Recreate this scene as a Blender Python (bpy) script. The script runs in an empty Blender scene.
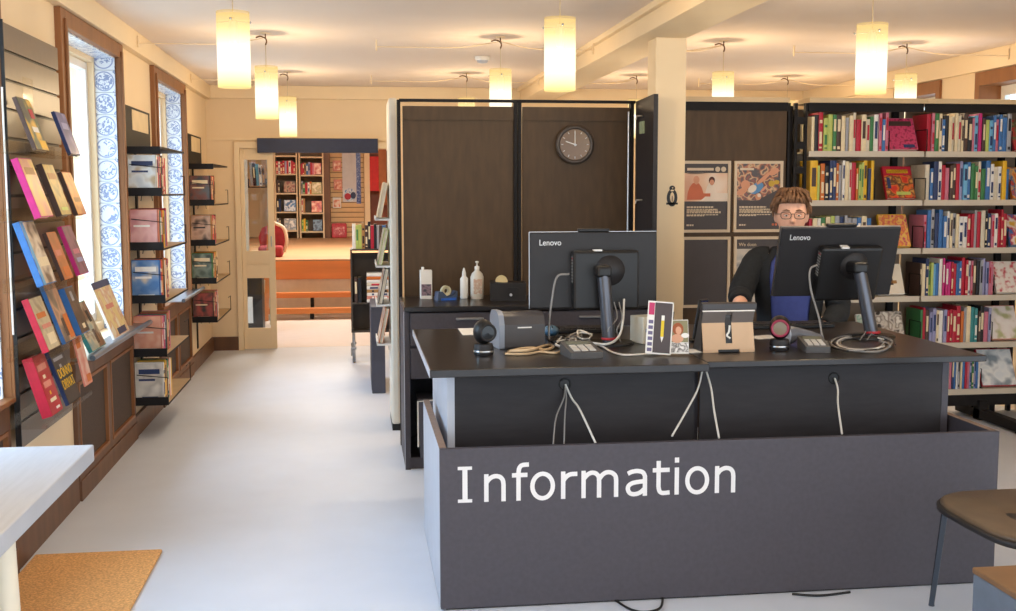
import bpy, bmesh, math, random
from mathutils import Vector, Matrix
C = bpy.context.scene.collection
scn = bpy.context.scene
PI = math.pi
random.seed(7)

# ------------------------------------------------------------------ camera, world, exposure
F, CX, CY, EYE = 1130.0, 508.0, 305.5, 1.5
RM = [(0.99104497, -0.01530814, 0.13264815),      # rows: world X, Y, Z in camera axes (right, down, forward)
      (-0.13351419, -0.09904484, 0.98608523),
      (-0.00195701, -0.99496522, -0.10020175)]
def at(px, py, X=None, Y=None, Z=None):
    v = ((px-CX)/F, (py-CY)/F, 1.0)
    w = [sum(RM[i][j]*v[j] for j in range(3)) for i in range(3)]
    t = X/w[0] if X is not None else Y/w[1] if Y is not None else (Z-EYE)/w[2]
    return Vector((t*w[0], t*w[1], EYE+t*w[2]))
cam = bpy.data.cameras.new('camera'); co = bpy.data.objects.new('camera', cam); C.objects.link(co)
cam.sensor_width = 36; cam.lens = F/1016*36; cam.clip_start = 0.05
m = Matrix.Identity(4)
for i in range(3):
    m[i][0] = RM[i][0]; m[i][1] = -RM[i][1]; m[i][2] = -RM[i][2]
m[2][3] = EYE
co.matrix_world = m
scn.camera = co
w = bpy.data.worlds.new('daylight'); scn.world = w; w.use_nodes = True
w.node_tree.nodes['Background'].inputs[0].default_value = (0.79, 0.90, 1.0, 1)
w.node_tree.nodes['Background'].inputs[1].default_value = 2.1
LAMP_W, FAR_W = 9.0, 165.0
sun = bpy.data.lights.new('window_sky', 'SUN'); sun.energy = 7.5; sun.angle = math.radians(75); sun.color = (.62, .80, 1.0)   # bright overcast sky over the left windows
so = bpy.data.objects.new('window_sky', sun); C.objects.link(so); so.location = (-6, 6, 7)
so.rotation_euler = Vector((1, .08, -.95)).to_track_quat('-Z', 'Y').to_euler()
scn.view_settings.view_transform = 'Standard'; scn.view_settings.look = 'None'
scn.view_settings.exposure = 0.62; scn.view_settings.gamma = 1; scn.view_settings.use_curve_mapping = False

# ------------------------------------------------------------------ materials
def lin(h):
    h = h.lstrip('#')
    return tuple(((c/12.92) if c <= .04045 else ((c+.055)/1.055)**2.4) for c in (int(h[i:i+2], 16)/255 for i in (0, 2, 4)))
_M = {}
def mat(name, hexc, rough=.55, var=.06, scale=9., metal=0., spec=.4, bump=0., stretch=(1, 1, 1)):
    if name in _M: return _M[name]
    M = bpy.data.materials.new(name); M.use_nodes = True
    nt = M.node_tree; b = nt.nodes['Principled BSDF']
    b.inputs['Roughness'].default_value = rough; b.inputs['Metallic'].default_value = metal
    b.inputs['Specular IOR Level'].default_value = spec
    c = lin(hexc)
    tc = nt.nodes.new('ShaderNodeTexCoord'); mp = nt.nodes.new('ShaderNodeMapping'); n = nt.nodes.new('ShaderNodeTexNoise')
    mp.inputs['Scale'].default_value = stretch
    n.inputs['Scale'].default_value = scale; n.inputs['Detail'].default_value = 4
    r = nt.nodes.new('ShaderNodeValToRGB')
    r.color_ramp.elements[0].position = .3; r.color_ramp.elements[1].position = .7
    r.color_ramp.elements[0].color = (*[x*(1-var) for x in c], 1); r.color_ramp.elements[1].color = (*[min(1, x*(1+var)) for x in c], 1)
    nt.links.new(tc.outputs['Object'], mp.inputs[0]); nt.links.new(mp.outputs[0], n.inputs[0])
    nt.links.new(n.outputs[0], r.inputs[0]); nt.links.new(r.outputs[0], b.inputs['Base Color'])
    if bump:
        bp = nt.nodes.new('ShaderNodeBump'); bp.inputs['Strength'].default_value = bump; bp.inputs['Distance'].default_value = .01
        nt.links.new(n.outputs[0], bp.inputs['Height']); nt.links.new(bp.outputs[0], b.inputs['Normal'])
    _M[name] = M; return M
def artmat(name, cols, scale=14., rough=.35, seed=0.):
    """printed cover picture: several ink colours in soft patches"""
    if name in _M: return _M[name]
    M = bpy.data.materials.new(name); M.use_nodes = True; nt = M.node_tree; b = nt.nodes['Principled BSDF']
    b.inputs['Roughness'].default_value = rough
    tc = nt.nodes.new('ShaderNodeTexCoord'); mp = nt.nodes.new('ShaderNodeMapping'); n = nt.nodes.new('ShaderNodeTexNoise')
    mp.inputs['Location'].default_value = (seed, seed*1.7, seed*.6)
    n.inputs['Scale'].default_value = scale; n.inputs['Detail'].default_value = 1.5; n.inputs['Roughness'].default_value = .4
    r = nt.nodes.new('ShaderNodeValToRGB'); cr = r.color_ramp
    k = len(cols)
    while len(cr.elements) < k: cr.elements.new(.5)
    for i, h in enumerate(cols):
        cr.elements[i].position = .33 + .34*i/max(1, k-1); cr.elements[i].color = (*lin(h), 1)
    nt.links.new(tc.outputs['Object'], mp.inputs[0]); nt.links.new(mp.outputs[0], n.inputs[0])
    nt.links.new(n.outputs[0], r.inputs[0]); nt.links.new(r.outputs[0], b.inputs['Base Color'])
    _M[name] = M; return M
def mixsh(name, kind, hexc, fac, rough=.1):
    M = bpy.data.materials.new(name); M.use_nodes = True; nt = M.node_tree; nt.nodes.clear()
    out = nt.nodes.new('ShaderNodeOutputMaterial'); mx = nt.nodes.new('ShaderNodeMixShader'); mx.inputs[0].default_value = fac
    a = nt.nodes.new(kind); a.inputs[0].default_value = (*lin(hexc), 1)
    g = nt.nodes.new('ShaderNodeBsdfGlossy'); g.inputs['Roughness'].default_value = rough
    nt.links.new(a.outputs[0], mx.inputs[1]); nt.links.new(g.outputs[0], mx.inputs[2]); nt.links.new(mx.outputs[0], out.inputs[0])
    _M[name] = M; return M
GLASS = mixsh('window glass', 'ShaderNodeBsdfTransparent', '#f4fbff', .06, .02)
ACRYL = mixsh('clear acrylic', 'ShaderNodeBsdfTransparent', '#fbf9f5', .05, .08)
def shade_mat(clear):
    """frosted glass of a lit lamp: partly clear, glowing most round the bulb"""
    M = bpy.data.materials.new('frosted lamp glass'); M.use_nodes = True; nt = M.node_tree; nt.nodes.clear()
    out = nt.nodes.new('ShaderNodeOutputMaterial'); mx = nt.nodes.new('ShaderNodeMixShader'); mx.inputs[0].default_value = 1-clear
    t = nt.nodes.new('ShaderNodeBsdfTransparent'); t.inputs[0].default_value = (1, .95, .85, 1)
    em = nt.nodes.new('ShaderNodeEmission')
    tc = nt.nodes.new('ShaderNodeTexCoord'); sp = nt.nodes.new('ShaderNodeSeparateXYZ'); mr = nt.nodes.new('ShaderNodeMapRange'); cr = nt.nodes.new('ShaderNodeValToRGB')
    mr.inputs['From Min'].default_value = 1.955; mr.inputs['From Max'].default_value = 2.285
    e = cr.color_ramp.elements; e[0].position = 0; e[0].color = (1, .72, .24, 1); e[1].position = 1; e[1].color = (.62, .42, .16, 1)
    for p, c in ((.14, (1, .9, .6, 1)), (.3, (1.2, 1.1, .9, 1)), (.55, (1.2, 1.08, .82, 1)), (.78, (.9, .68, .3, 1))):
        q = e.new(p); q.color = c
    nt.links.new(tc.outputs['Object'], sp.inputs[0]); nt.links.new(sp.outputs[2], mr.inputs[0]); nt.links.new(mr.outputs[0], cr.inputs[0])
    nt.links.new(cr.outputs[0], em.inputs[0]); em.inputs[1].default_value = 1.0
    nt.links.new(t.outputs[0], mx.inputs[1]); nt.links.new(em.outputs[0], mx.inputs[2]); nt.links.new(mx.outputs[0], out.inputs[0])
    return M
SHADE = shade_mat(.38); SHADECAP = shade_mat(.04)
def math_node(nt, op, a, b=None, c=None):
    n = nt.nodes.new('ShaderNodeMath'); n.operation = op
    for i, x in enumerate((a, b, c)):
        if x is None: continue
        if isinstance(x, (int, float)): n.inputs[i].default_value = x
        else: nt.links.new(x, n.inputs[i])
    return n.outputs[0]
def delft(name, ua, va, u0, v0, s=.128):
    """glazed white wall tiles, each with a blue painted medallion; ua/va are the two in-plane axes"""
    M = bpy.data.materials.new(name); M.use_nodes = True; nt = M.node_tree; b = nt.nodes['Principled BSDF']
    b.inputs['Roughness'].default_value = .22
    g = nt.nodes.new('ShaderNodeNewGeometry'); sp = nt.nodes.new('ShaderNodeSeparateXYZ'); nt.links.new(g.outputs['Position'], sp.inputs[0])
    u = math_node(nt, 'FRACT', math_node(nt, 'MULTIPLY', math_node(nt, 'SUBTRACT', sp.outputs[ua], u0), 1/s))
    v = math_node(nt, 'FRACT', math_node(nt, 'MULTIPLY', math_node(nt, 'SUBTRACT', sp.outputs[va], v0), 1/s))
    du = math_node(nt, 'ABSOLUTE', math_node(nt, 'SUBTRACT', u, .5)); dv = math_node(nt, 'ABSOLUTE', math_node(nt, 'SUBTRACT', v, .5))
    rr = math_node(nt, 'SQRT', math_node(nt, 'ADD', math_node(nt, 'POWER', du, 2), math_node(nt, 'POWER', dv, 2)))
    ring = math_node(nt, 'LESS_THAN', math_node(nt, 'ABSOLUTE', math_node(nt, 'SUBTRACT', rr, .42)), .03)
    inside = math_node(nt, 'LESS_THAN', rr, .38)
    corner = math_node(nt, 'GREATER_THAN', math_node(nt, 'ADD', du, dv), .8)
    n = nt.nodes.new('ShaderNodeTexNoise'); n.inputs['Scale'].default_value = 55; n.inputs['Detail'].default_value = 4; n.inputs['Distortion'].default_value = 1.2
    nt.links.new(g.outputs['Position'], n.inputs[0])
    nz = math_node(nt, 'GREATER_THAN', n.outputs[0], .5)
    n2 = nt.nodes.new('ShaderNodeTexNoise'); n2.inputs['Scale'].default_value = 12; nt.links.new(g.outputs['Position'], n2.inputs[0])
    motif = math_node(nt, 'MULTIPLY', math_node(nt, 'MULTIPLY', inside, nz), math_node(nt, 'GREATER_THAN', n2.outputs[0], .42))
    blue = math_node(nt, 'MINIMUM', math_node(nt, 'ADD', math_node(nt, 'ADD', motif, math_node(nt, 'MULTIPLY', ring, .6)), math_node(nt, 'MULTIPLY', corner, nz)), .68)
    grout = math_node(nt, 'GREATER_THAN', math_node(nt, 'MAXIMUM', du, dv), .485)
    m1 = nt.nodes.new('ShaderNodeMix'); m1.data_type = 'RGBA'
    m1.inputs[6].default_value = (*lin('#dfe6ee'), 1); m1.inputs[7].default_value = (*lin('#3a5fa8'), 1); nt.links.new(blue, m1.inputs[0])
    m2 = nt.nodes.new('ShaderNodeMix'); m2.data_type = 'RGBA'; m2.inputs[7].default_value = (*lin('#9aa3ad'), 1)
    nt.links.new(m1.outputs[2], m2.inputs[6]); nt.links.new(grout, m2.inputs[0]); nt.links.new(m2.outputs[2], b.inputs['Base Color'])
    return M

WALLC = mat('wall paint', '#ead3b0', .8, .02, 3)
CEIL = mat('ceiling plaster', '#e8d9cc', .85, .02, 2)
CREAM = mat('cream trim paint', '#ecd6b2', .6, .02, 4)
FLOOR = mat('grey vinyl floor', '#cbd1dd', .5, .02, 5, spec=.3)
WOOD = mat('brown window wood', '#8a5a34', .5, .2, 10, stretch=(1, 1, .15))
DWOOD = mat('dark panelling wood', '#6b4a33', .5, .2, 12, stretch=(1, 1, .2))
DMESH = mat('radiator mesh brown', '#4b3b31', .7, .3, 160)
DARK = mat('charcoal laminate', '#48444b', .5, .08, 60, spec=.4)
TOPM = mat('black desk top', '#211c1b', .28, .15, 40, spec=.5)
MODM = mat('black wood laminate', '#2c282a', .5, .15, 50, spec=.3, stretch=(.2, 1, 1))
BLACK = mat('black plastic', '#191717', .42, .1, 20)
BLK2 = mat('soft black plastic', '#221f20', .5, .08, 20)
PANEL = mat('dark brown board', '#53402c', .5, .14, 30, stretch=(1, 1, .2), spec=.25)
GREYW = mat('pale grey edge', '#b9bcc6', .5, .04, 8)
TAN = mat('tan wood edging', '#8d7566', .5, .12, 30)
WHITE = mat('white paint', '#e9e6e0', .5, .02, 6)
PAPER = mat('book pages', '#e6dcc6', .8, .06, 60)
STEEL = mat('brushed steel', '#b8b8ba', .28, .05, 30, metal=1.)
SHELFM = mat('shelf enamel', '#cfc5b4', .45, .03, 8)
BMETAL = mat('black shelf steel', '#201e1f', .6, .08, 20, spec=.2)
ORANGE = mat('orange varnished wood', '#db8b4a', .4, .15, 6, stretch=(.1, 1, 1))
BEIGE = mat('beige floorboards', '#b08a66', .5, .12, 5, stretch=(.15, 1, 1))
COIR = mat('coir matting', '#d9a367', .95, .28, 110, bump=.5)
SKIN = mat('skin', '#e6b49c', .55, .04, 12)
HAIR = mat('brown hair', '#6f4f37', .6, .35, 60)
CWHITE = mat('white cable', '#d8d4cc', .5, .03, 20)
CGREY = mat('grey cable', '#8b8783', .5, .05, 20)
RED = mat('red plastic', '#b5252c', .4, .1, 20)

# ------------------------------------------------------------------ mesh builder
class MB:
    def __init__(s): s.v = []; s.f = []; s.mi = []; s.sm = []
    def add(s, vs, fs, m=0, smooth=False, M=None):
        o = len(s.v)
        s.v += [tuple(M @ Vector(p)) if M is not None else tuple(p) for p in vs]
        for f in fs: s.f.append([o+i for i in f]); s.mi.append(m); s.sm.append(smooth)
        return s
    def box(s, x0, y0, z0, x1, y1, z1, m=0, M=None):
        vs = [(x0, y0, z0), (x1, y0, z0), (x1, y1, z0), (x0, y1, z0), (x0, y0, z1), (x1, y0, z1), (x1, y1, z1), (x0, y1, z1)]
        return s.add(vs, [(0, 3, 2, 1), (4, 5, 6, 7), (0, 1, 5, 4), (1, 2, 6, 5), (2, 3, 7, 6), (3, 0, 4, 7)], m, False, M)
    def rbox(s, x0, y0, z0, x1, y1, z1, r=.005, m=0, M=None, seg=2):
        bm = bmesh.new(); bmesh.ops.create_cube(bm, size=1)
        for v in bm.verts:
            v.co = Vector(((x0+x1)/2+v.co.x*(x1-x0), (y0+y1)/2+v.co.y*(y1-y0), (z0+z1)/2+v.co.z*(z1-z0)))
        r = min(r, .49*min(x1-x0, y1-y0, z1-z0))
        bmesh.ops.bevel(bm, geom=bm.edges[:], offset=r, segments=seg, profile=.5, affect='EDGES')
        bm.verts.index_update()
        s.add([v.co[:] for v in bm.verts], [[v.index for v in f.verts] for f in bm.faces], m, False, M); bm.free(); return s
    def loft(s, rings, m=0, cap=True, closed=True, smooth=True, M=None):
        n = len(rings[0]); vs = [p for r in rings for p in r]; fs = []
        for i in range(len(rings)-1):
            for j in range(n if closed else n-1):
                k = (j+1) % n; fs.append((i*n+j, i*n+k, (i+1)*n+k, (i+1)*n+j))
        s.add(vs, fs, m, smooth, M)
        if cap:
            s.add(rings[0], [list(range(n))[::-1]], m, False, M); s.add(rings[-1], [list(range(n))], m, False, M)
        return s
    def tube(s, pts, r, m=0, n=8, cap=True):
        pts = [Vector(p) for p in pts]; k = len(pts)
        rs = r if isinstance(r, (list, tuple)) else [r]*k
        rings = []; up = Vector((0, 0, 1))
        t0 = (pts[1]-pts[0]).normalized()
        a = t0.cross(up if abs(t0.z) < .9 else Vector((1, 0, 0))).normalized()
        for i, p in enumerate(pts):
            t = (pts[min(i+1, k-1)]-pts[max(i-1, 0)]).normalized()
            a = (a-t*a.dot(t)).normalized(); b = t.cross(a)
            rings.append([tuple(p+(a*math.cos(2*PI*j/n)+b*math.sin(2*PI*j/n))*rs[i]) for j in range(n)])
        return s.loft(rings, m, cap)
    def lathe(s, prof, m=0, n=24, M=None, cap=True):
        return s.loft([[(r*math.cos(2*PI*j/n), r*math.sin(2*PI*j/n), z) for j in range(n)] for r, z in prof], m, cap, M=M)
    def ell(s, c, r, m=0, n=16, k=10, M=None):
        rings = []
        for i in range(k+1):
            t = -PI/2+PI*i/k; q = max(1e-3, math.cos(t))
            rings.append([(c[0]+r[0]*q*math.cos(2*PI*j/n), c[1]+r[1]*q*math.sin(2*PI*j/n), c[2]+r[2]*math.sin(t)) for j in range(n)])
        return s.loft(rings, m, True, M=M)
    def prism(s, poly, y0, y1, m=0, M=None):       # polygon in x,z pushed along y
        n = len(poly); vs = [(x, y0, z) for x, z in poly]+[(x, y1, z) for x, z in poly]
        return s.add(vs, [list(range(n)), list(range(n, 2*n))[::-1]]+[(i, (i+1) % n+0, (i+1) % n+n, i+n)[::-1] for i in range(n)], m, False, M)
    def build(s, name, mats, parent=None, loc=None, bevel=0.):
        me = bpy.data.meshes.new(name); me.from_pydata(s.v, [], s.f)
        if not isinstance(mats, (list, tuple)): mats = [mats]
        for q in mats: me.materials.append(q)
        for p, a, b in zip(me.polygons, s.mi, s.sm): p.material_index = a; p.use_smooth = b
        bm = bmesh.new(); bm.from_mesh(me); bmesh.ops.recalc_face_normals(bm, faces=bm.faces[:]); bm.to_mesh(me); bm.free()
        o = bpy.data.objects.new(name, me); C.objects.link(o)
        if parent: o.parent = parent
        if loc is not None: o.location = loc
        if bevel:
            b = o.modifiers.new('edge', 'BEVEL'); b.width = bevel; b.segments = 2; b.limit_method = 'ANGLE'
        return o
def tag(o, label, cat, group=None):
    o['label'] = label; o['category'] = cat
    if group: o['group'] = group
    return o
def thing(name, label, cat, loc=(0, 0, 0), rz=0., group=None, rot=None):
    o = bpy.data.objects.new(name, None); C.objects.link(o); o.location = loc; o.empty_display_size = .05
    o.rotation_euler = rot if rot else (0, 0, rz)
    return tag(o, label, cat, group)
def struct(o, label=None):
    o['kind'] = 'structure'
    if label: o['label'] = label
    return o
def copytree(o, parent=None):
    c = o.copy(); C.objects.link(c)
    if parent: c.parent = parent
    for ch in list(o.children): copytree(ch, c)
    return c
def spline(P, n=8):
    P = [Vector(p) for p in P]; Q = [P[0]*2-P[1]]+P+[P[-1]*2-P[-2]]; out = []
    for i in range(1, len(Q)-2):
        a, b, c, d = Q[i-1:i+3]
        for j in range(n):
            t = j/n
            out.append(.5*((2*b)+(c-a)*t+(2*a-5*b+4*c-d)*t*t+(3*b-a-3*c+d)*t**3))
    out.append(P[-1]); return out
def text_mesh(name, body, size, mats, parent, M, ext=.0008):
    cu = bpy.data.curves.new(name, 'FONT'); cu.body = body; cu.size = size; cu.extrude = ext
    t = bpy.data.objects.new('tmp', cu); C.objects.link(t)
    dg = bpy.context.evaluated_depsgraph_get(); me = bpy.data.meshes.new_from_object(t.evaluated_get(dg))
    bpy.data.objects.remove(t); me.transform(M); me.materials.clear(); me.materials.append(mats)
    o = bpy.data.objects.new(name, me); C.objects.link(o); o.parent = parent
    return o
ORD = ['first', 'second', 'third', 'fourth', 'fifth', 'sixth', 'seventh', 'eighth', 'ninth', 'tenth', 'eleventh', 'twelfth', 'thirteenth', 'fourteenth',
       'fifteenth', 'sixteenth', 'seventeenth', 'eighteenth', 'nineteenth', 'twentieth', 'twenty-first', 'twenty-second', 'twenty-third', 'twenty-fourth',
       'twenty-fifth', 'twenty-sixth', 'twenty-seventh', 'twenty-eighth', 'twenty-ninth', 'thirtieth']

# ================================================================== THE ROOM
XL, XR, YB, H = -1.37, 4.47, 10.95, 2.49
struct(MB().box(XL-.4, -1.5, -.1, XR+.3, 22, 0).build('floor', FLOOR), 'pale grey smooth vinyl floor')
struct(MB().box(XL-.4, -1.5, H, XR+.3, YB, H+.12).build('ceiling', CEIL), 'flat pale ceiling')
WIN = [(3.18, 4.58), (5.66, 6.92), (8.13, 9.42)]
ZS, ZT = .70, 2.285
wl = MB(); ys = [-1.5]
for a, b in WIN: ys += [a, b]
ys += [YB+.12]
for i in range(0, len(ys), 2): wl.box(XL-.35, ys[i], 0, XL, ys[i+1], H)
for a, b in WIN: wl.box(XL-.35, a, 0, XL, b, ZS).box(XL-.35, a, ZT, XL, b, H)
struct(wl.build('wall_left', WALLC), 'cream plaster wall with three windows')
# back wall with door opening
DX0, DX1, DZ = -1.09, .36, 1.93
struct(MB().box(XL-.35, YB, 0, DX0, YB+.12, H).box(DX1, YB, 0, XR+.3, YB+.12, H).box(DX0, YB, DZ, DX1, YB+.12, H).build('wall_back', WALLC), 'cream wall with the doorway')
wr = MB()
RW = [(7.0, 7.75), (8.27, 9.0)]
wr.box(XR, 2.5, 0, XR+.25, YB, 1.0).box(XR, 2.5, 2.34, XR+.25, YB, H).box(XR, 2.5, 1, XR+.25, RW[0][0], 2.34).box(XR, RW[0][1], 1, XR+.25, RW[1][0], 2.34).box(XR, RW[1][1], 1, XR+.25, YB, 2.34)
struct(wr.build('wall_right', WALLC), 'cream wall with brown framed windows')
for i, (a, b) in enumerate(RW):
    fr = MB()
    fr.box(XR-.02, a-.01, 2.25, XR+.2, b+.01, 2.345).box(XR-.02, a-.01, 1, XR+.2, a+.05, 2.25).box(XR-.02, b-.05, 1, XR+.2, b+.01, 2.25).box(XR-.02, a, 1, XR+.2, b, 1.06)
    o = struct(fr.build(f'window_{4+i}', WOOD), 'brown framed window above the bookcase')
    MB().box(XR+.15, a+.05, 1.06, XR+.18, a+.1, 2.25).box(XR+.15, b-.1, 1.06, XR+.18, b-.05, 2.25).box(XR+.15, a+.1, 2.18, XR+.18, b-.1, 2.25).build('sash', WHITE, o)
    MB().box(XR+.16, a+.1, 1.06, XR+.166, b-.1, 2.18).build('pane', GLASS, o)
# beams / cornices
struct(MB().box(XL, -1.5, 2.362, XL+.052, YB, H).build('trim_1', CREAM, bevel=.004), 'cream cornice beam along the window wall')
struct(MB().box(XR-.04, 2.5, 2.35, XR, YB, H).build('trim_2', CREAM, bevel=.004), 'cream cornice beam along the right wall')
struct(MB().box(XL+.052, YB-.05, 2.37, XR-.04, YB, H).build('trim_3', CREAM, bevel=.004), 'cream cornice along the back wall')
struct(MB().box(1.59, -1.5, 2.362, 1.875, YB-.05, H).box(1.555, -1.5, 2.455, 1.59, YB-.05, H).build('ceiling_beam', CREAM, bevel=.004), 'cream boxed beam running along the ceiling')
post = struct(MB().box(1.69, 6.3, 0, 1.868, 6.48, 2.362).build('support_pillar', CREAM, bevel=.004), 'square cream post beside the dark wall unit')
struct(MB().box(XL, YB-.02, 1.985, DX0, YB, 2.01).box(DX0, YB-.02, DZ+.055, .9, YB, DZ+.08).build('trim_4', CREAM), 'thin cream picture rail over the doorway')
# bird sticker on the post
sk = tag(MB().build('oval_sticker', BLACK), '', 'sticker'); bpy.data.objects.remove(sk)
sk = thing('oval_sticker', 'small black oval penguin sticker on the cream post', 'sticker', (1.794, 6.2995, 1.472))
mb = MB()
def disc(mb, cx, cz, rx, rz, y, m=0, n=24, t=.0012):
    mb.prism([(cx+rx*math.cos(2*PI*i/n), cz+rz*math.sin(2*PI*i/n)) for i in range(n)], y-t, y, m)
disc(mb, 0, -.008, .031, .05, -.0003); disc(mb, 0, .046, .017, .015, -.0003); mb.box(-.034, -.0015, -.047, .034, -.0003, -.036)
mb.build('bird_body', BLACK, sk)
mb = MB(); disc(mb, 0, -.006, .0125, .029, -.002); disc(mb, 0, .033, .010, .005, -.002); disc(mb, .002, .048, .004, .003, -.002); mb.build('bird_belly', CREAM, sk)
mb = MB(); disc(mb, 0, -.014, .004, .018, -.0035); mb.build('belly_stripe', TAN, sk)

# windows on the left wall
XG = XL-.115
TJ = delft('blue and white jamb tiles', 0, 2, XL-.128, .03); TH = delft('blue and white head tiles', 0, 1, XL-.128, 0)
for i, (a, b) in enumerate(WIN):
    o = MB()
    for q in (a-.085, b): o.box(XL-.01, q, ZS-.02, XL+.03, q+.085, ZT+.075)
    o.box(XL-.01, a, ZT-.005, XL+.03, b, ZT+.075)
    for q in (a-.03, b+.0): o.box(XL+.03, q, ZS, XL+.042, q+.03, ZT+.03)
    o = struct(o.build(f'window_{i+1}', WOOD, bevel=.003), 'tall window with brown casing and blue tiled reveal')
    t = MB().box(XG, b-.012, ZS, XL-.002, b+.001, ZT-.001); t.box(XG, a-.001, ZS, XL-.002, a+.012, ZT-.001); t.build('reveal_tile', TJ, o)
    MB().box(XG, a+.012, ZT-.012, XL-.002, b-.012, ZT).build('head_tile', TH, o)
    f = MB()
    for q in (a+.0, b-.035): f.box(XG-.06, q, ZS, XG, q+.035, ZT)
    f.box(XG-.06, a+.035, ZT-.04, XG, b-.035, ZT).box(XG-.06, a+.035, ZS, XG, b-.035, ZS+.05)
    f.build('frame', CREAM, o, bevel=.003)
    f = MB()
    for q in (a+.036, b-.076, (a+b)/2-.03): f.box(XG-.085, q, ZS+.051, XG-.035, q+.04, ZT-.041)
    f.box(XG-.085, a+.076, ZT-.085, XG-.035, b-.076, ZT-.041).box(XG-.085, a+.076, ZS+.051, XG-.035, b-.076, ZS+.10)
    f.build('casement', WHITE, o, bevel=.003)
    MB().box(XG-.066, a+.076, ZS+.10, XG-.06, b-.076, ZT-.085).build('pane', GLASS, o)
# radiator covers (wainscot) under the windows, baseboard between
def wains(y0, y1, n, label):
    o = thing('radiator_cover', label, 'radiator cover', (XL, (y0+y1)/2, 0), group='radiator covers under the windows')
    L = (y1-y0)/2; b = MB()
    b.box(0, -L, .0, .022, L, .14).box(0, -L, .58, .022, L, .685); st = 2*L/n
    for k in range(n+1):
        yc = -L+k*st; b.box(0, max(-L, yc-.045), .14, .022, min(L, yc+.045), .58)
    b.build('cover_frame', DWOOD, o, bevel=.003)
    for k in range(n):
        ya, yb = -L+k*st+.045, -L+(k+1)*st-.045
        p = MB().box(.0, ya, .14, .008, yb, .58).build('grille_panel', DMESH, o)
        q = MB(); e = .016
        q.box(.006, ya, .14, .026, ya+e, .58).box(.006, yb-e, .14, .026, yb, .58).box(.006, ya+e, .14, .026, yb-e, .14+e).box(.006, ya+e, .58-e, .026, yb-e, .58)
        q.build('moulding', WOOD, p)
    MB().box(-.0, -L-.01, .685, .045, L+.01, .705).build('sill_board', WOOD, o, bevel=.004)
    MB().box(.022, -L, .0, .03, L, .1).build('plinth', DWOOD, o)
wains(3.0, 4.57, 2, 'brown wooden radiator cover beside the grey table')
wains(5.62, 7.06, 2, 'brown wooden radiator cover under the window with leaning books')
wains(8.05, 9.52, 2, 'brown wooden radiator cover under the farther window')
bb = MB()
for a, b in ((4.58, 5.61), (7.07, 8.04), (9.53, YB)): bb.box(XL, a, 0, XL+.02, b, .13)
struct(bb.build('baseboard_left', DWOOD), 'dark wooden baseboard')
struct(MB().box(XL+.02, YB-.02, 0, DX0-.02, YB, .13).build('baseboard_back', DWOOD), 'dark wooden baseboard')

# doorway
dj = MB().box(DX0-.03, YB-.03, 0, DX0+.02, YB+.12, DZ+.04).box(DX1-.02, YB-.03, 0, DX1+.03, YB+.12, DZ+.04).box(DX0+.02, YB-.03, DZ-.02, DX1-.02, YB+.12, DZ+.04)
struct(dj.build('door_1', CREAM, bevel=.003), 'cream frame of the wide doorway')
d = thing('glazed_door', 'cream door leaf with a tall glass pane above and a short one below', 'door', (DX0+.022, YB+.01, .005))
W = .305; zz = [0, .20, .68, .94, 1.80, 1.905]
b = MB(); b.box(0, 0, 0, .035, .04, 1.905).box(W-.055, 0, 0, W, .04, 1.905)
for a, c in ((0, .20), (.68, .94), (1.80, 1.905)): b.box(.035, 0, a, W-.055, .04, c)
b.box(.04, -.006, .805, W-.06, .0, .815)
b.build('door_frame', CREAM, d, bevel=.003)
MB().box(.035, .016, .94, W-.055, .022, 1.80).build('upper_pane', GLASS, d); MB().box(.035, .016, .20, W-.055, .022, .68).build('lower_pane', GLASS, d)
h = MB().tube([(W-.03, -.03, .98), (W-.03, -.03, 1.08)], .006).tube([(W-.03, 0, .99), (W-.03, -.03, .99)], .005).tube([(W-.03, 0, 1.07), (W-.03, -.03, 1.07)], .005); h.build('handle', STEEL, d)
tag(MB().box(-.9, YB-.075, 1.868, .222, YB-.031, 2.003).build('header_board', mat('navy board', '#2a3350', .5, .1, 20), bevel=.003), 'plain dark blue board mounted above the doorway', 'sign')

# ================================================================== PENDANTS
pendants = None
spots = [(-.518, 5.16), (.935, 5.16), (2.432, 5.16), (-.54, 7.33), (.94, 7.33), (2.425, 7.33), (3.69, 7.3), (-.54, 9.62), (.94, 9.57), (2.40, 9.57), (3.72, 9.5), (-.52, 2.45), (.94, 2.45), (2.41, 2.45)]  # final row: unseen lamps added to brighten the post and bookshelves
plab = ['near the window wall, closest to the grey table', 'hanging just left of the ceiling beam, above the desk', 'hanging large above the right monitor and bookcase',
        'in the row by the windows, second from the front', 'hanging in front of the first dark wall panel', 'hanging over the poster boards beside the post',
        'hanging above the right bookcase by the wall', 'farthest of the window row, before the dark door board', 'whose lower half is hidden behind the dark wall panels', 'whose shade is hidden behind the cream post and panels', 'at the far end above the right bookcase', 'added out of view above the table for fill light', 'added out of view before the desk for fill light', 'added out of view above the chair for fill light']
R_, ZT_, ZB_ = .0715, 2.285, 1.958
LEFTX = [XL+.052, 1.555, 1.875, XR-.04]
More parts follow.
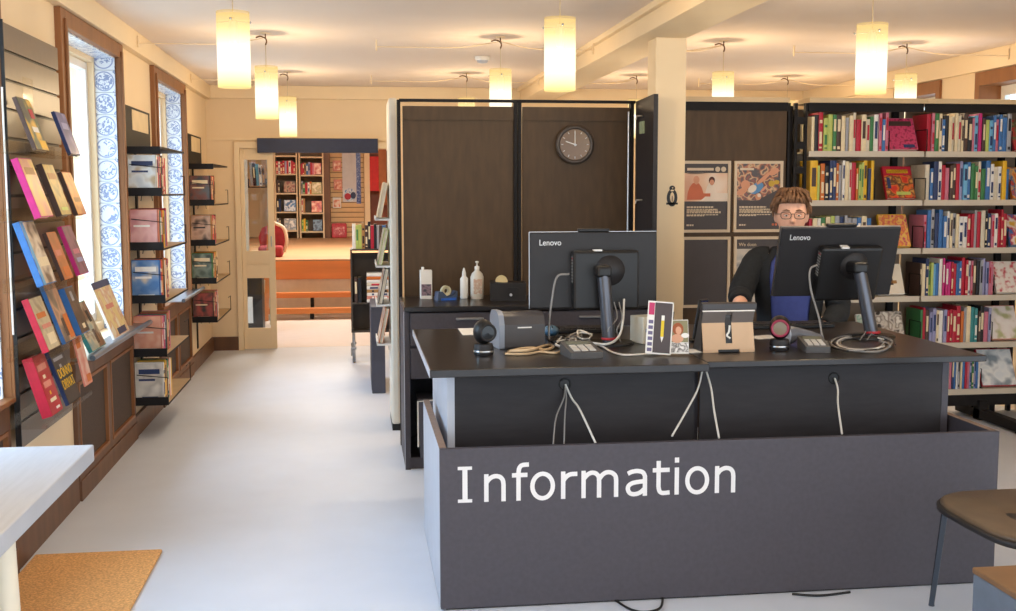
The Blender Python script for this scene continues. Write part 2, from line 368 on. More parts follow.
for i, (x, y) in enumerate(spots):
    if pendants is None:
        o = thing('pendant_lamp', '', 'lamp', (0, 0, 0), group='cylinder pendant lamps')
        s = MB(); n = 40
        for r in (R_,):
            s.loft([[(r*math.cos(2*PI*j/n), r*math.sin(2*PI*j/n), z) for j in range(n)] for z in (ZB_, (ZB_+ZT_)/2, ZT_)], 0, False)
        s.build('lamp_shade', SHADE, o)
        MB().lathe([(R_-.001, ZT_-.012), (.003, ZT_-.012)], n=40, cap=False).build('added_glare_cap', SHADECAP, o)  # cap added to dim the bulb's hot spot on the ceiling
        c = MB()
        for a in (0, 2*PI/3, 4*PI/3):
            c.tube([(0, 0, ZT_-.04), ((R_+.012)*math.cos(a+.5), (R_+.012)*math.sin(a+.5), ZT_-.04)], .0022, n=6)
            c.ell(((R_+.008)*math.cos(a+.5), (R_+.008)*math.sin(a+.5), ZT_-.04), (.006, .006, .006), n=8, k=6)
        c.build('shade_pins', STEEL, o)
        MB().lathe([(.018, ZT_-.14), (.02, ZT_-.06), (.012, ZT_-.03)], n=12).build('lamp_holder', WHITE, o)
        MB().tube([(0, 0, ZT_-.04), (0, 0, H-.06)], .0028, n=6).build('cord', mat('pale lamp cord', '#cdbb9a'), o)
        hk = MB().tube(spline([(0, 0, H-.075), (.006, 0, H-.055), (0, 0, H-.035), (-.03, 0, H-.022), (-.06, 0, H-.03)]), .005, n=6).tube([(0, 0, H-.035), (0, 0, H)], .004, n=6)
        hk.build('hook', mat('bronze hook', '#6b4e34', .4, metal=.6), o)
        MB().lathe([(.03, H-.006), (.03, H-.0005)], n=16).build('ceiling_plate', CREAM, o)
        pendants = o
    else: o = copytree(pendants)
    o.location = (x, y, 0); o['label'] = 'glass cylinder pendant ' + plab[i]; o['category'] = 'lamp'; o['group'] = 'cylinder pendant lamps'
    bl = bpy.data.lights.new('bulb', 'POINT'); bl.energy = LAMP_W; bl.color = (1, .78, .52); bl.shadow_soft_size = .03
    bo = bpy.data.objects.new('bulb', bl); C.objects.link(bo); bo.parent = o; bo.location = (0, 0, ZB_+.11)
    # the flex swagged along the ceiling to the nearest beam
    tx = XL+.052 if x < 0 else 1.555 if x < 1.5 else 1.875 if x < 3 else XR-.04
    dx = tx-x; MB().tube(spline([(-.0, 0, H-.03), (dx*.3, .0, H-.07), (dx*.65, 0, H-.075), (dx, 0, H-.075)]), .0035, n=6).tube([(dx*(1-.008/abs(dx)), 0, H-.1), (dx*(1-.008/abs(dx)), 0, H-.03)], .006, n=6).build('swag_cable', CREAM, o)
o = thing('smoke_detector', 'small round smoke detector on the ceiling', 'smoke detector', (.944, 8.4, H))
MB().lathe([(.055, -.001), (.058, -.015), (.05, -.03)], n=24).build('base', WHITE, o); MB().lathe([(.042, -.03), (.036, -.045), (.01, -.05)], n=24).build('sensor_cap', GREYW, o)

# ================================================================== BOOKS
PAL = {'c': ('cream', '#ead9b4'), 'w': ('white', '#ece8e2'), 'k': ('black', '#23232a'), 'd': ('dark brown', '#4d3a34'), 'r': ('crimson', '#b8233a'), 'p': ('magenta', '#c22a78'),
       'm': ('dusty pink', '#c9768c'), 'b': ('blue', '#3f73b2'), 's': ('sky blue', '#6fb2dc'), 'n': ('navy', '#2d3d68'), 'g': ('green', '#3f7f4d'), 'l': ('lime green', '#b9c76a'),
       'y': ('yellow', '#e9b82c'), 'o': ('orange', '#cf6f2c'), 't': ('teal', '#3f8f92'), 'e': ('tan', '#b1834e'), 'v': ('lavender', '#9c9cc4'), 'a': ('grey', '#a3a5ad'), 'i': ('ivory', '#d9d0bb'), 'h': ('salmon', '#d88a78')}
BM = {k: mat(f'{n} book cloth', h, .45, .07, 40) for k, (n, h) in PAL.items()}
ACC = {'c': 'd', 'w': 'n', 'k': 'c', 'd': 'c', 'r': 'c', 'p': 'w', 'm': 'r', 'b': 'w', 's': 'n', 'n': 'c', 'g': 'c', 'l': 'g', 'y': 'd', 'o': 'c', 't': 'w', 'e': 'k', 'v': 'n', 'a': 'k', 'i': 'r', 'h': 'w'}
NB = [0]
def book_mesh(mb, w, d, h, rng, M=None):
    """closed book standing upright: thickness w (x), depth d (y), height h (z); spine at y=0"""
    t = min(.0028, w*.2)
    mb.box(0, 0, 0, t, d, h, 0, M).box(w-t, 0, 0, w, d, h, 0, M)
    mb.loft([[(w*.5+w*.5*math.cos(a), -.004*abs(math.sin(a)), z) for a in [PI*k/6 for k in range(7)]]+[(0, t, z), (w, t, z)] for z in (0, h)], 0, True, True, False, M)
    mb.box(t, t, .003, w-t, d-.004, h-.003, 1, M)
    k = rng.random(); x0, x1 = w*.22, w*.78
    if k < .22: mb.box(x0, -.0052, h*.35, x1, -.003, h*.82, 2, M)
    elif k < .4: mb.box(x0, -.0052, h*.55, x1, -.003, h*.88, 2, M).box(x0, -.0052, h*.06, x1, -.003, h*.14, 2, M)
    elif k < .6: mb.box(x0, -.0052, h*.72, x1, -.003, h*.8, 2, M).box(x0, -.0052, h*.2, x1, -.003, h*.5, 2, M).box(x0, -.0052, h*.08, x1, -.003, h*.12, 2, M)
def book(code, loc, w, d, h, label, group, rz=0., rng=random, tilt=0.):
    mb = MB(); book_mesh(mb, w, d, h, rng)
    o = mb.build('book', [BM[code], PAPER, BM[ACC[code]]])
    o.location = loc; o.rotation_euler = (0, tilt, rz)
    return tag(o, label, 'book', group)
def face_book(name, label, w, h, t, cover, art, loc, lean, rz, group=None, bars=(), spine=None, cat='book', page=True):
    """book shown face-out: local x = width, -y = front, leaning back by `lean`; loc = middle of its lower front edge"""
    o = thing(name, label, cat, loc, group=group, rot=(-lean, 0, rz))
    MB().box(-w/2, 0, 0, w/2, .003, h).box(-w/2, t-.003, 0, w/2, t, h).box(-w/2-.002, 0, 0, -w/2+.004, t, h, 1).build('cover', [cover, spine or cover], o)
    MB().box(-w/2+.004, .003, .003, w/2-.004, t-.003, h-.003).build('page_block', PAPER, o)
    MB().box(-w/2+.002, -.0012, .004, w/2-.002, 0, h-.004).build('cover_art', art, o)
    if bars:
        b = MB(); ms = []
        for x0, z0, x1, z1, mm in bars:
            if mm not in ms: ms.append(mm)
            b.box(x0*w-w/2, -.0022, z0*h, x1*w-w/2, -.0012, z1*h, ms.index(mm))
        b.build('cover_print', ms, o)
    return o
def blob(mb, pts, m, y0=-.0024, y1=-.0012):
    mb.prism(pts, y0, y1, m)

# ---------- bookcase on the right
SY, SD = 6.85, .28           # front of shelves, depth
SZ = [1.749, 1.440, 1.131, .822, .513, .204]     # shelf top surfaces
BX = [(2.832, 3.60), (3.613, 4.42)]
rowname = ['top', 'second', 'third', 'fourth', 'fifth', 'bottom']
bayname = ['bay beside the posters', 'bay by the right wall']
for bi, (x0, x1) in enumerate(BX):
    o = thing('bookcase', ['steel bookcase bay beside the poster boards', 'steel bookcase bay against the right wall'][bi], 'bookcase', ((x0+x1)/2, SY+SD/2, 0), group='right bookcase bays')
    L = (x1-x0)/2
    for k, z in enumerate(SZ):
        s = MB().box(-L, -SD/2, z-.012, L, SD/2, z).box(-L, -SD/2-.004, z-.034, L, -SD/2+.012, z+.002)
        s.build('shelf', SHELFM, o)
    MB().box(-L, SD/2+.0, .09, L, SD/2+.012, 2.03).build('back_panel', mat('bookcase back board', '#8d7a66', .6, .1, 6), o)
    MB().box(-L-.005, -SD/2-.01, 2.052, L+.006, SD/2, 2.082).build('top_canopy', mat('maple top strip', '#d8bf97', .5, .06, 8), o)
    MB().box(-L, -SD/2+.02, 2.0, L, -SD/2+.035, 2.052).build('canopy_front', BMETAL, o)
    MB().box(-L, -SD/2+.005, .095, L, SD/2, .165).build('base_rail', BMETAL, o)
    for sx in ((-1,) if bi == 0 else (1,)):
        e = MB(); xx = sx*(L+.0); a = xx-.09 if sx < 0 else xx-.02; c = xx-.005 if sx < 0 else xx+.005
        e.box(a, SD/2-.03, 0, c, SD/2, 2.05).box(a, -SD/2+.02, 0, a+.02, -SD/2+.05, 2.05)
        if sx < 0: e.box(c-.015, -SD/2+.02, 0, c, -SD/2+.05, 2.05)
        for z in [.22+.1545*q for q in range(12)]: e.box(a, -SD/2+.022, z, c, -SD/2+.048, z+.045)
        e.build('end_frame', BMETAL, o)
    u = MB(); xm = L-.07 if bi == 0 else L-.13
    u.box(xm-.02, SD/2-.03, 0, xm+.02, SD/2-.002, 2.05)
    u.build('upright', BMETAL, o)
    ft = MB(); fx = [.0][0]+( .05 if bi else -.2)
    ft.box(fx-.03, -SD/2-.5, .012, fx+.03, SD/2, .072).box(fx-.03, -SD/2-.02, .0, fx+.03, -SD/2+.05, .13).box(fx-.025, -SD/2-.48, 0, fx+.025, -SD/2-.42, .012)
    ft.build('base_foot', BMETAL, o)
ROWS = {(0, 0): 'ckrllgdcacircigwmbm', (0, 1): 'yloknnoawcirollyny', (0, 2): 'rcwgclanaaabcb',
        (1, 0): 'rmgcbkcicicdkmspdlsbmbba', (1, 1): 'ibnwrmddrvsbggigbwiwyb', (1, 2): 'mbanbbwcacwwrrariknmwrrr',
        (1, 3): 'dcnllsbwppprrbbrrwmdkavvmm', (1, 4): 'grdvvcwvrrrroacttdkmv', (1, 5): 'eccwdrvcawbrbtgcmnbwacbrmvgvbw'}
cnt = 0
for (bi, k), codes in ROWS.items():
    rng = random.Random(100+bi*10+k)
    x0, x1 = BX[bi]; n = len(codes)
    xa = at(809 if bi == 0 else (924 if k != 3 else 922), 200, Y=SY+.03).x
    xb = at((886, 873, 872)[k] if bi == 0 else (1008, 1008, 1008, 996, 996, 987)[k], 200, Y=SY+.03).x
    if (bi, k) == (1, 5): xa = xa-.02
    ws = [rng.uniform(.7, 1.3) for _ in codes]
    if codes[0] in 'yg' and (bi, k) in ((0, 1),): ws[0] = 2.2
    sc = (xb-xa)/sum(ws); x = xa
    for j, c in enumerate(codes):
        wd = ws[j]*sc; hh = rng.uniform(.198, .25)
        if c in 'y' or rng.random() < .06: hh = .252
        if (bi, k) == (0, 2): hh = rng.uniform(.19, .215)
        if k == 0: hh = min(hh, .245)
        dd = rng.uniform(.15, .185) if bi == 0 or j else .19
        lab = f"{PAL[c][0]} book, {ORD[j]} from the left on the {rowname[k]} shelf, {bayname[bi]}"
        book(c, (x+.0008, SY+.019+rng.uniform(0, .012), SZ[k]+.0005), wd-.0016, dd, hh, lab, f'{rowname[k]} shelf books, {bayname[bi]}', rng=rng); x += wd
    if bi == 1 or k < 2:   # wire bookend
        e = xb+.004
        tag(MB().tube([(e, SY+.02, SZ[k]+.004), (e, SY+.02, SZ[k]+.13), (e, SY+.14, SZ[k]+.13), (e, SY+.14, SZ[k]+.004)], .003, n=6).box(e-.001, SY+.02, SZ[k]+.0005, e+.015, SY+.14, SZ[k]+.003).build('bookend', BMETAL),
            f'black wire bookend at the end of the {rowname[k]} shelf, {bayname[bi]}', 'bookend', 'wire bookends')
    if bi == 1:            # bookend in front of the row's first cover
        e = xa-.004
        tag(MB().tube([(e, SY+.01, SZ[k]+.004), (e, SY+.01, SZ[k]+.14), (e, SY+.16, SZ[k]+.14), (e, SY+.16, SZ[k]+.004)], .0035, n=6).box(e-.06, SY+.02, SZ[k]+.0005, e+.001, SY+.16, SZ[k]+.003).build('bookend', BMETAL),
            f'black wire bookend before the first book on the {rowname[k]} shelf by the right wall', 'bookend', 'wire bookends')
HP = artmat('magenta cover print', ['#a82c55', '#d04a72', '#c43a66', '#7b2440'], 40)
FB = [  # px of lower middle, shelf, w, h, cover colour, art, label, bars
    (901, 0, .19, .225, 'm', HP, 'pink patterned book standing face-out on the top shelf', [(.5, .06, .9, .16, 'n'), (.1, .75, .9, .9, 'd')]),
    (900, 1, .19, .225, 'r', artmat('orange scene print', ['#d0352c', '#e0702f', '#5a3a2a', '#d8a050'], 24, seed=3), 'red and orange thriller standing face-out on the second shelf', [(0, .72, 1, 1, 'r'), (.12, .78, .88, .9, 'y'), (.35, .1, .85, .2, 'l'), (.08, .3, .2, .65, 'n')]),
    (897, 2, .19, .225, 'y', artmat('yellow pink print', ['#e6a13c', '#d85f5c', '#f0c860', '#c84868'], 26, seed=5), 'yellow and pink book standing face-out on the third shelf', []),
    (894, 3, .17, .21, 'w', artmat('cream moth print', ['#efe6d6', '#eadfca'], 20, seed=6), 'cream book with a brown moth standing face-out on the fourth shelf', [(.3, .35, .75, .45, 'e'), (.42, .3, .6, .52, 'd')]),
    (895, 4, .19, .21, 'd', artmat('grey portraits print', ['#3b3430', '#d9cfc4', '#8a7c70', '#e9e2d8'], 22, seed=8), 'grey photo book standing face-out on the fifth shelf', []),
    (1021, 0, .14, .22, 'r', artmat('red green print', ['#b22c32', '#4e6b43', '#d98a7a'], 26, seed=9), 'red and green book standing face-out at the end of the top shelf', []),
    (1021, 1, .14, .22, 'o', artmat('food print', ['#d46a2c', '#e6b060', '#356a9c', '#c84a3a'], 26, seed=10), 'orange and blue book standing face-out at the end of the second shelf', []),
    (1021, 2, .14, .22, 'b', artmat('blue red print', ['#2f6aa8', '#c9303a', '#e8e2da', '#e0b040'], 22, seed=11), 'blue and red book standing face-out at the end of the third shelf', []),
    (1013, 3, .19, .22, 'w', artmat('red speckle print', ['#f0e8e2', '#efe4dc', '#cc5560'], 30, seed=12), 'white red-speckled book standing face-out at the end of the fourth shelf', []),
    (1010, 4, .20, .235, 'h', artmat('pale garden print', ['#f0ece8', '#ece4e0', '#b7b98a'], 18, seed=13), 'white book with a floral sketch face-out on the fifth shelf', []),
    (1006, 5, .24, .255, 'r', artmat('pale blue sketch print', ['#e3e9ee', '#eef1f2', '#c2cad2', '#8c9aa6'], 16, seed=14), 'large white book with a crimson spine face-out on the bottom shelf', []),
]
for px, k, w_, h_, c, art, lab, bars in FB:
    p = at(px, 200, Y=SY+.05); g = 'face-out books on the right bookcase'
    face_book('display_book', lab, w_, h_, .024, BM[c], art, (p.x, SY+.03, SZ[k]+.014), .44, -.03, g, [(*b[:4], BM[b[4]]) for b in bars])
for (px, w_, h_, c, cols, lab) in ((832, .18, .18, 'e', ['#e4d3c4', '#c9a58c', '#efe2d4'], 'tan and white book face-out seen beneath the right monitor'), (866, .09, .19, 'w', ['#e9e4da', '#7fa694', '#efe8df'], 'white leaflet book face-out beside the right monitor stand')):
    p = at(px, 315, Y=SY+.05); face_book('display_book', lab, w_, h_, .02, BM[c], artmat(lab, cols, 18, seed=px), (p.x, SY+.03, SZ[4]+.014), .42, -.03, 'face-out books on the right bookcase')

# ---------- poster wall unit
o = thing('poster_unit', 'dark brown board unit holding the posters beside the post', 'panel', (2.35, 6.94, 0))
MB().box(-.37, -.06, .0, .345, .15, 2.02).build('board', PANEL, o)
MB().box(-.375, -.09, 2.052, .35, .18, 2.082).build('top_canopy', _M['maple top strip'], o)
MB().box(-.37, -.075, 2.0, .345, -.062, 2.052).build('canopy_front', BMETAL, o)
MB().box(.35, -.07, 0, .365, -.03, 2.05).build('upright', BMETAL, o)
MB().box(-.40, -.075, 0, -.372, -.04, 2.07).build('upright', BMETAL, o)
FRM = mat('cream poster border', '#d9c6ac', .6, .03, 10); PD = mat('poster charcoal', '#4a4343', .5, .05, 12)
PW, PH = .318, .446
def poster(x, z, label, kind):
    o = thing('poster', label, 'poster', (x, 6.873, z), group='framed posters on the dark panel')
    b = MB(); e = .018
    b.box(-PW/2, -.012, 0, -PW/2+e, .006, PH).box(PW/2-e, -.012, 0, PW/2, .006, PH).box(-PW/2+e, -.012, 0, PW/2-e, .006, e).box(-PW/2+e, -.012, PH-e, PW/2-e, .006, PH)
    b.build('frame', FRM, o)
    s = MB().box(-PW/2+e, -.004, e, PW/2-e, .005, PH-e).build('sheet', PD, o)
    L, R, B, T = -PW/2+e, PW/2-e, e, PH-e
    if kind in (0, 1):
        t = MB(); rng = random.Random(kind)
        for r, (z0, hh, wd) in enumerate([(.355, .010, .62), (.325, .006, .7), (.31, .006, .72), (.29, .012, .55), (.268, .012, .78), (.235, .006, .72), (.22, .006, .4), (.06, .01, .16)]):
            zz_ = B+z0*(T-B)*.93; x = L+.02; xe = L+.02+wd*(R-L)
            while x < xe:
                q = rng.uniform(.008, .022); t.box(x, -.0052, zz_, min(x+q, xe), -.004, zz_+hh); x += q+.004
        t.build('text', FRM, s)
    if kind == 0:
        A = artmat('warm room photo', ['#d9a27c', '#e7bd98', '#f0d9c2'], 6, seed=2)
        ph = MB().box(L, -.0055, B+.43*(T-B), R, -.004, B+.86*(T-B)).build('photo', A, o)
        f = MB(); zb = B+.43*(T-B)
        for (x, hgt, rr) in ((L+.075, .165, .055), (L+.175, .16, .04)):
            f.prism([(x+rr*math.cos(a)*(1 if math.sin(a) > 0 else 1.2), zb+.01+max(0, .11*math.sin(a)) if math.sin(a) > 0 else zb+.01) for a in [2*PI*k/16 for k in range(16)]], -.0065, -.0055, 0 if rr > .05 else 3)
            f.prism([(x+.004+.02*math.cos(2*PI*k/12), zb+hgt-.03+.024*math.sin(2*PI*k/12)) for k in range(12)], -.0075, -.0065, 1 if rr > .05 else 2)
            f.prism([(x+.004+.015*math.cos(2*PI*k/12), zb+hgt-.042+.018*math.sin(2*PI*k/12)) for k in range(12)], -.0082, -.0075, 1)
        f.prism([(L+.1, zb), (R, zb), (R, zb+.05), (L+.17, zb+.055)], -.0085, -.0078, 3)
        f.box(L+.06, -.009, zb+.03, L+.17, -.008, zb+.05, 0)
        f.build('photo_figures', [mat('coral ink', '#cf6f4c'), mat('flesh ink', '#d99a78'), mat('hair ink', '#5d3324'), mat('white ink', '#eddccb')], ph)
        q = MB(); disc(q, R-.066, T-.034, .016, .016, -.0045); disc(q, R-.028, T-.034, .016, .016, -.0045)
        q.box(L+.02, -.0056, T-.042, L+.19, -.0045, T-.026); q.box(L+.02, -.0055, T-.062, L+.125, -.0045, T-.056); q.build('title_print', FRM, s)
    if kind == 1:
        A = artmat('crowded table photo', ['#4a3f3c', '#6d4a3a', '#b56a45', '#d9b284', '#4a3f3c', '#8a4a3a'], 26, seed=4)
        ph = MB().prism([(L, B+.45*(T-B)), (L+.13, B+.44*(T-B)), (R, B+.62*(T-B)), (R, T), (L, T)], -.0055, -.004).build('photo', A, o)
        f = MB()
        def pl(cx, cz, rx, rz, a, m, y=0, c_=[0]):
            c_[0] += 1; y = -.0066-.0003*c_[0]
            f.prism([(L+cx*(R-L)+rx*math.cos(t)*math.cos(a)-rz*math.sin(t)*math.sin(a), B+cz*(T-B)+rx*math.cos(t)*math.sin(a)+rz*math.sin(t)*math.cos(a)) for t in [2*PI*k/14 for k in range(14)]], y, y+.001, m)
        pl(.46, .63, .05, .03, .6, 0); pl(.36, .62, .03, .022, .6, 3); pl(.2, .68, .03, .03, 0, 1); pl(.12, .58, .04, .02, .5, 1); pl(.5, .5, .02, .022, 0, 1); pl(.52, .52, .012, .012, 0, 3, -.0075)
        pl(.62, .78, .06, .012, .7, 1); pl(.85, .88, .035, .02, .5, 1); pl(.8, .7, .02, .02, 0, 2); pl(.92, .72, .018, .014, 0, 2); pl(.62, .62, .03, .008, .8, 1)
        f.build('photo_figures', [mat('blue ink', '#5f93c4'), mat('flesh ink', '#d99a78'), mat('yellow ink', '#c9a53a'), mat('white ink', '#eddccb')], ph)
        q = MB().box(L+.02, -.0068, T-.04, L+.11, -.0056, T-.026); q.build('title_print', FRM, s)
        q = MB(); disc(q, R-.04, B+.03, .008, .008, -.0045); disc(q, R-.02, B+.03, .007, .009, -.0045); q.build('footer_logo', mat('coral ink', '#cf6f4c'), s)
    if kind == 3:
        MB().box(L, -.0055, B, R, -.004, T-.06).build('photo', artmat('grey building photo', ['#b7ada0', '#8f8a86', '#cfc4b4', '#7b8790'], 8, seed=9), o)
        text_mesh('title_print', 'We doen', .03, FRM, s, Matrix.Translation((L+.015, -.005, T-.042)) @ Matrix.Rotation(PI/2, 4, 'X'))
poster(2.172, 1.243, 'poster with two people at a table, white title and quote circles', 0)
poster(2.513, 1.243, 'poster with colourful crowded photo, half behind the person', 1)
poster(2.178, .770, 'blank charcoal framed panel under the two-people poster', 2)
poster(2.519, .770, 'lower poster with pale building photo behind the person', 3)

# ================================================================== DARK WALL UNIT WITH COUNTER AND CLOCK
UY = 6.65
o = thing('panel_unit', 'tall dark brown panel unit with rail on top behind the desk', 'wall unit', (.96, UY, 0))
Z0 = 2.0
for a, b in ((.280-.96, .928-.96), (.982-.96, 1.625-.96)):
    p = MB().box(a, 0, .06, b, .025, Z0-.005).box(a, -.012, Z0-.085, b, 0, Z0-.005).build('back_board', PANEL, o)
for x in (.255, .937, .962, 1.638):
    u = MB().box(x-.96-.008, -.02, 0, x-.96+.012, .03, Z0+.03)
    for q in range(36): u.box(x-.96-.004, -.0235, .93+q*.03, x-.96+.008, -.02, .945+q*.03)
    u.build('upright', BMETAL, o)
MB().box(-.70, -.015, 2.02, .70, .015, 2.036).build('top_rail', BMETAL, o)
MB().add([(x, y, z) for z in (0, 2.03) for x, y in ((.665, -.56), (.69, -.56), (.722, -.02), (.70, -.02))], [(0, 3, 2, 1), (4, 5, 6, 7), (0, 1, 5, 4), (1, 2, 6, 5), (2, 3, 7, 6), (3, 0, 4, 7)]).build('side_panel', MODM, o)
br = MB()
for z in (1.93, 1.45, 1.05): br.tube([(.685, -.25, z), (.65, -.25, z), (.645, -.25, z-.02)], .006)
br.build('wall_hook', STEEL, o); MB().box(.672, -.3, 1.83, .682, -.22, 1.9).build('note_card', mat('pale green card', '#a9b894'), o)
MB().tube([(.652, -.04, .9), (.652, -.04, 1.97)], .007).build('curtain_rod', STEEL, o)
ct = thing('counter_cabinet', 'dark counter cabinet with drawers and a black top behind the desk', 'cabinet', (.95, 6.33, 0))
MB().rbox(-.70, -.33, .862, .655, .275, .89, .004).build('countertop', TOPM, ct)
MB().box(-.70, -.30, 0, -.672, .275, .862).box(-.672, .26, 0, .66, .275, .862).box(-.672, -.28, .0, .66, .26, .06).box(-.39, -.29, .06, -.37, .26, .66).box(-.672, -.28, .66, .66, .26, .68).box(.64, -.3, .06, .66, .26, .862).build('carcass', [DARK], ct)
MB().box(-.703, -.305, 0, -.70, -.29, .862).build('edge_strip', GREYW, ct)
for a, b in ((-.668, -.02), (.0, .655)):
    dr = MB().rbox(a, -.318, .68, b, -.30, .855, .003).build('drawer', DARK, ct)
    MB().rbox((a+b)/2-.08, -.335, .815, (a+b)/2+.07, -.318, .827, .003).build('handle', STEEL, dr)
MB().rbox(-.668, -.318, .50, -.38, -.30, .665, .003).build('drawer_front', DARK, ct)
MB().rbox(-.365, -.318, .06, .655, -.30, .655, .003).build('door', DARK, ct)
bn = thing('storage_bin', 'grey bin with a white rim in the open cabinet niche', 'bin', (.42, 6.17, .0605))
MB().loft([[(-.1+e, -.12, z), (.1-e, -.12, z), (.1-e, .12, z), (-.1+e, .12, z)] for z, e in ((0, .012), (.32, 0))], smooth=False).build('body', mat('bin grey', '#55545e', .6, .06), bn)
MB().tube([(-.1, -.125, .06), (-.1, -.125, .31), (.02, -.125, .318), (.1, -.125, .34)], .005).build('rim', WHITE, bn)

# clock
ck = thing('wall_clock', 'round dark wall clock on the brown panel', 'clock', (1.29, UY-.013, 1.776), rot=(PI/2, 0, 0))
MB().lathe([(.112, 0), (.115, .02), (.108, .03), (.092, .03), (.09, .022), (.001, .022)], n=48).build('case', mat('clock dark', '#4a4038', .35, .05), ck)
MB().lathe([(.09, .0225), (.001, .0235)], n=48).build('dial', mat('clock dial bronze reflection', '#7a5c3c', .2, .1, 6), ck)  # warm bronze reflection put into the dial's base colour
b = MB()
for k in range(12):
    a = k*PI/6; b.box(-.002, .07, .0236, .002, .082, .0246, M=Matrix.Rotation(a, 4, 'Z'))
disc_ = [(.008*math.cos(2*PI*k/12), .008*math.sin(2*PI*k/12), .0246) for k in range(12)]
b.build('hour_marks', WHITE, ck)
MB().box(-.0025, -.01, .025, .0025, .07, .026).build('minute_hand', WHITE, ck)
MB().box(-.003, -.01, .0265, .003, .058, .0275, M=Matrix.Rotation(math.radians(72), 4, 'Z')).build('hour_hand', WHITE, ck)
MB().lathe([(.006, .0236), (.005, .029)], n=12).build('hand_cap', STEEL, ck)

# things on the counter
CZ = .8905
o = thing('carton', 'white carton with a dark picture at the left of the counter', 'carton', (.395, 6.46, CZ))
MB().rbox(-.034, -.03, 0, .034, .03, .165, .003).build('body', WHITE, o); MB().tube([(-.018, 0, .165), (-.018, 0, .182)], .008, n=10).build('cap', WHITE, o)
MB().box(-.028, -.0312, .02, .028, -.0301, .085).build('label_print', artmat('dark carton print', ['#5b4450', '#8c7078', '#3c3440'], 40), o)
o = thing('tape_dispenser', 'blue tape dispenser on the counter between carton and bottles', 'tape dispenser', (.50, 6.36, CZ), .35)
MB().prism([(-.06, 0), (.06, 0), (.062, .05), (.055, .052), (.045, .03), (.0, .02), (-.03, .05), (-.055, .05)], -.025, .025).build('base', mat('smoky blue plastic', '#42506b', .3), o)
MB().lathe([(.026, -.01), (.03, -.01), (.03, .01), (.026, .01), (.013, .01), (.013, -.01), (.026, -.01)], n=20, M=Matrix.Translation((0, 0, .052)) @ Matrix.Rotation(PI/2, 4, 'X'), cap=False).build('tape_roll', mat('clear tape', '#cfc9a8', .3), o)
MB().box(-.04, -.032, .0, .05, -.026, .014).build('blue_base', mat('bright blue plastic', '#2a62c4', .35), o)
o = thing('dropper_bottle', 'small white bottle with a pointed cap on the counter', 'bottle', (.612, 6.44, CZ))
MB().lathe([(.021, 0), (.023, .01), (.023, .115), (.012, .128), (.012, .132)], n=20).build('body', WHITE, o); MB().lathe([(.012, .132), (.011, .15), (.004, .175), (.002, .176)], n=16).build('cap', WHITE, o)
o = thing('pump_bottle', 'white pump bottle of hand gel on the counter', 'bottle', (.685, 6.42, CZ))
MB().lathe([(.036, 0), (.038, .012), (.038, .125), (.03, .145), (.014, .16), (.013, .168)], n=24).build('body', mat('milky plastic', '#d8d2c6', .3), o)
MB().lathe([(.014, .168), (.014, .185), (.005, .187), (.005, .205), (.01, .206), (.01, .214), (.002, .216)], n=16).tube([(0, 0, .21), (.0, -.03, .208)], .0045).build('pump', WHITE, o)
MB().box(-.024, -.0392, .03, .024, -.0375, .115).build('label_print', artmat('gel label', ['#d8cdbd', '#c9a58e', '#e4ddd2'], 50), o)
o = thing('tissue_box', 'black angular box with a round pale sticky-note roll on top', 'box', (.85, 6.33, CZ), -.1)
MB().prism([(-.1, 0), (.1, 0), (.1, .1), (-.03, .1), (-.1, .105)], -.08, .08).build('body', BLK2, o)
MB().lathe([(.034, -.02), (.034, .02)], n=24, M=Matrix.Translation((-.035, -.0, .104)) @ Matrix.Rotation(PI/2, 4, 'X')).build('roll', mat('cream roll', '#e2cf9c'), o)
MB().box(-.005, -.083, .02, .06, -.0802, .075).build('socket_plate', BLACK, o); MB().tube([(.015, -.083, .035), (.015, -.1, .035)], .008, n=10).build('plug', GREYW, o)

# display shelf end (white) with leaning books on its left side, dark base
o = thing('display_stand', 'tall white display stand end with slanted ledges beside the wall unit', 'stand', (.24, 7.27, 0))
MB().rbox(-.03, -.22, .04, .024, .22, 2.075, .015).build('end_panel', mat('ivory stand paint', '#e9e2d2', .5, .02), o)
MB().box(-.028, -.21, 0, .022, .21, .04).build('base', BLACK, o)
led = MB()
dz = [1.335, 1.043, .80, .552]
for z in dz: MB().box(-.115, -.2, z-.012, -.03, .22, z).box(-.118, -.2, z-.012, -.112, .22, z+.014).build('ledge', WHITE, o)
dcol = [('c', '#d7c9a6', 'cream'), ('l', '#3f5a44', 'dark green edged'), ('k', '#4f4a46', 'black and white'), ('o', '#a86b45', 'rust brown')]
for k, z in enumerate(dz):
    for q in range(2):
        fb = face_book('display_book', f"{dcol[k][2]} book leaning on the {['top','second','third','lowest'][k]} white ledge, {['near end','farther in'][q]}", .19, .225, .026, BM[dcol[k][0]], artmat(f'ledge print {k}', [dcol[k][1], '#d9cfbf'], 15, seed=k), (.24-.106, 7.17+.205*q, z+.006), .2, -PI/2, 'books on the white display stand', spine=BM['c'])
o = thing('low_cabinet', 'low dark cabinet beside the white display stand', 'cabinet', (.155, 8.75, 0))
MB().rbox(-.05, -.35, 0, .05, .35, .65, .004).build('carcass', mat('slate laminate', '#4c5060', .5, .05), o); MB().box(-.053, -.33, .02, -.05, .33, .63).build('door', DARK, o)

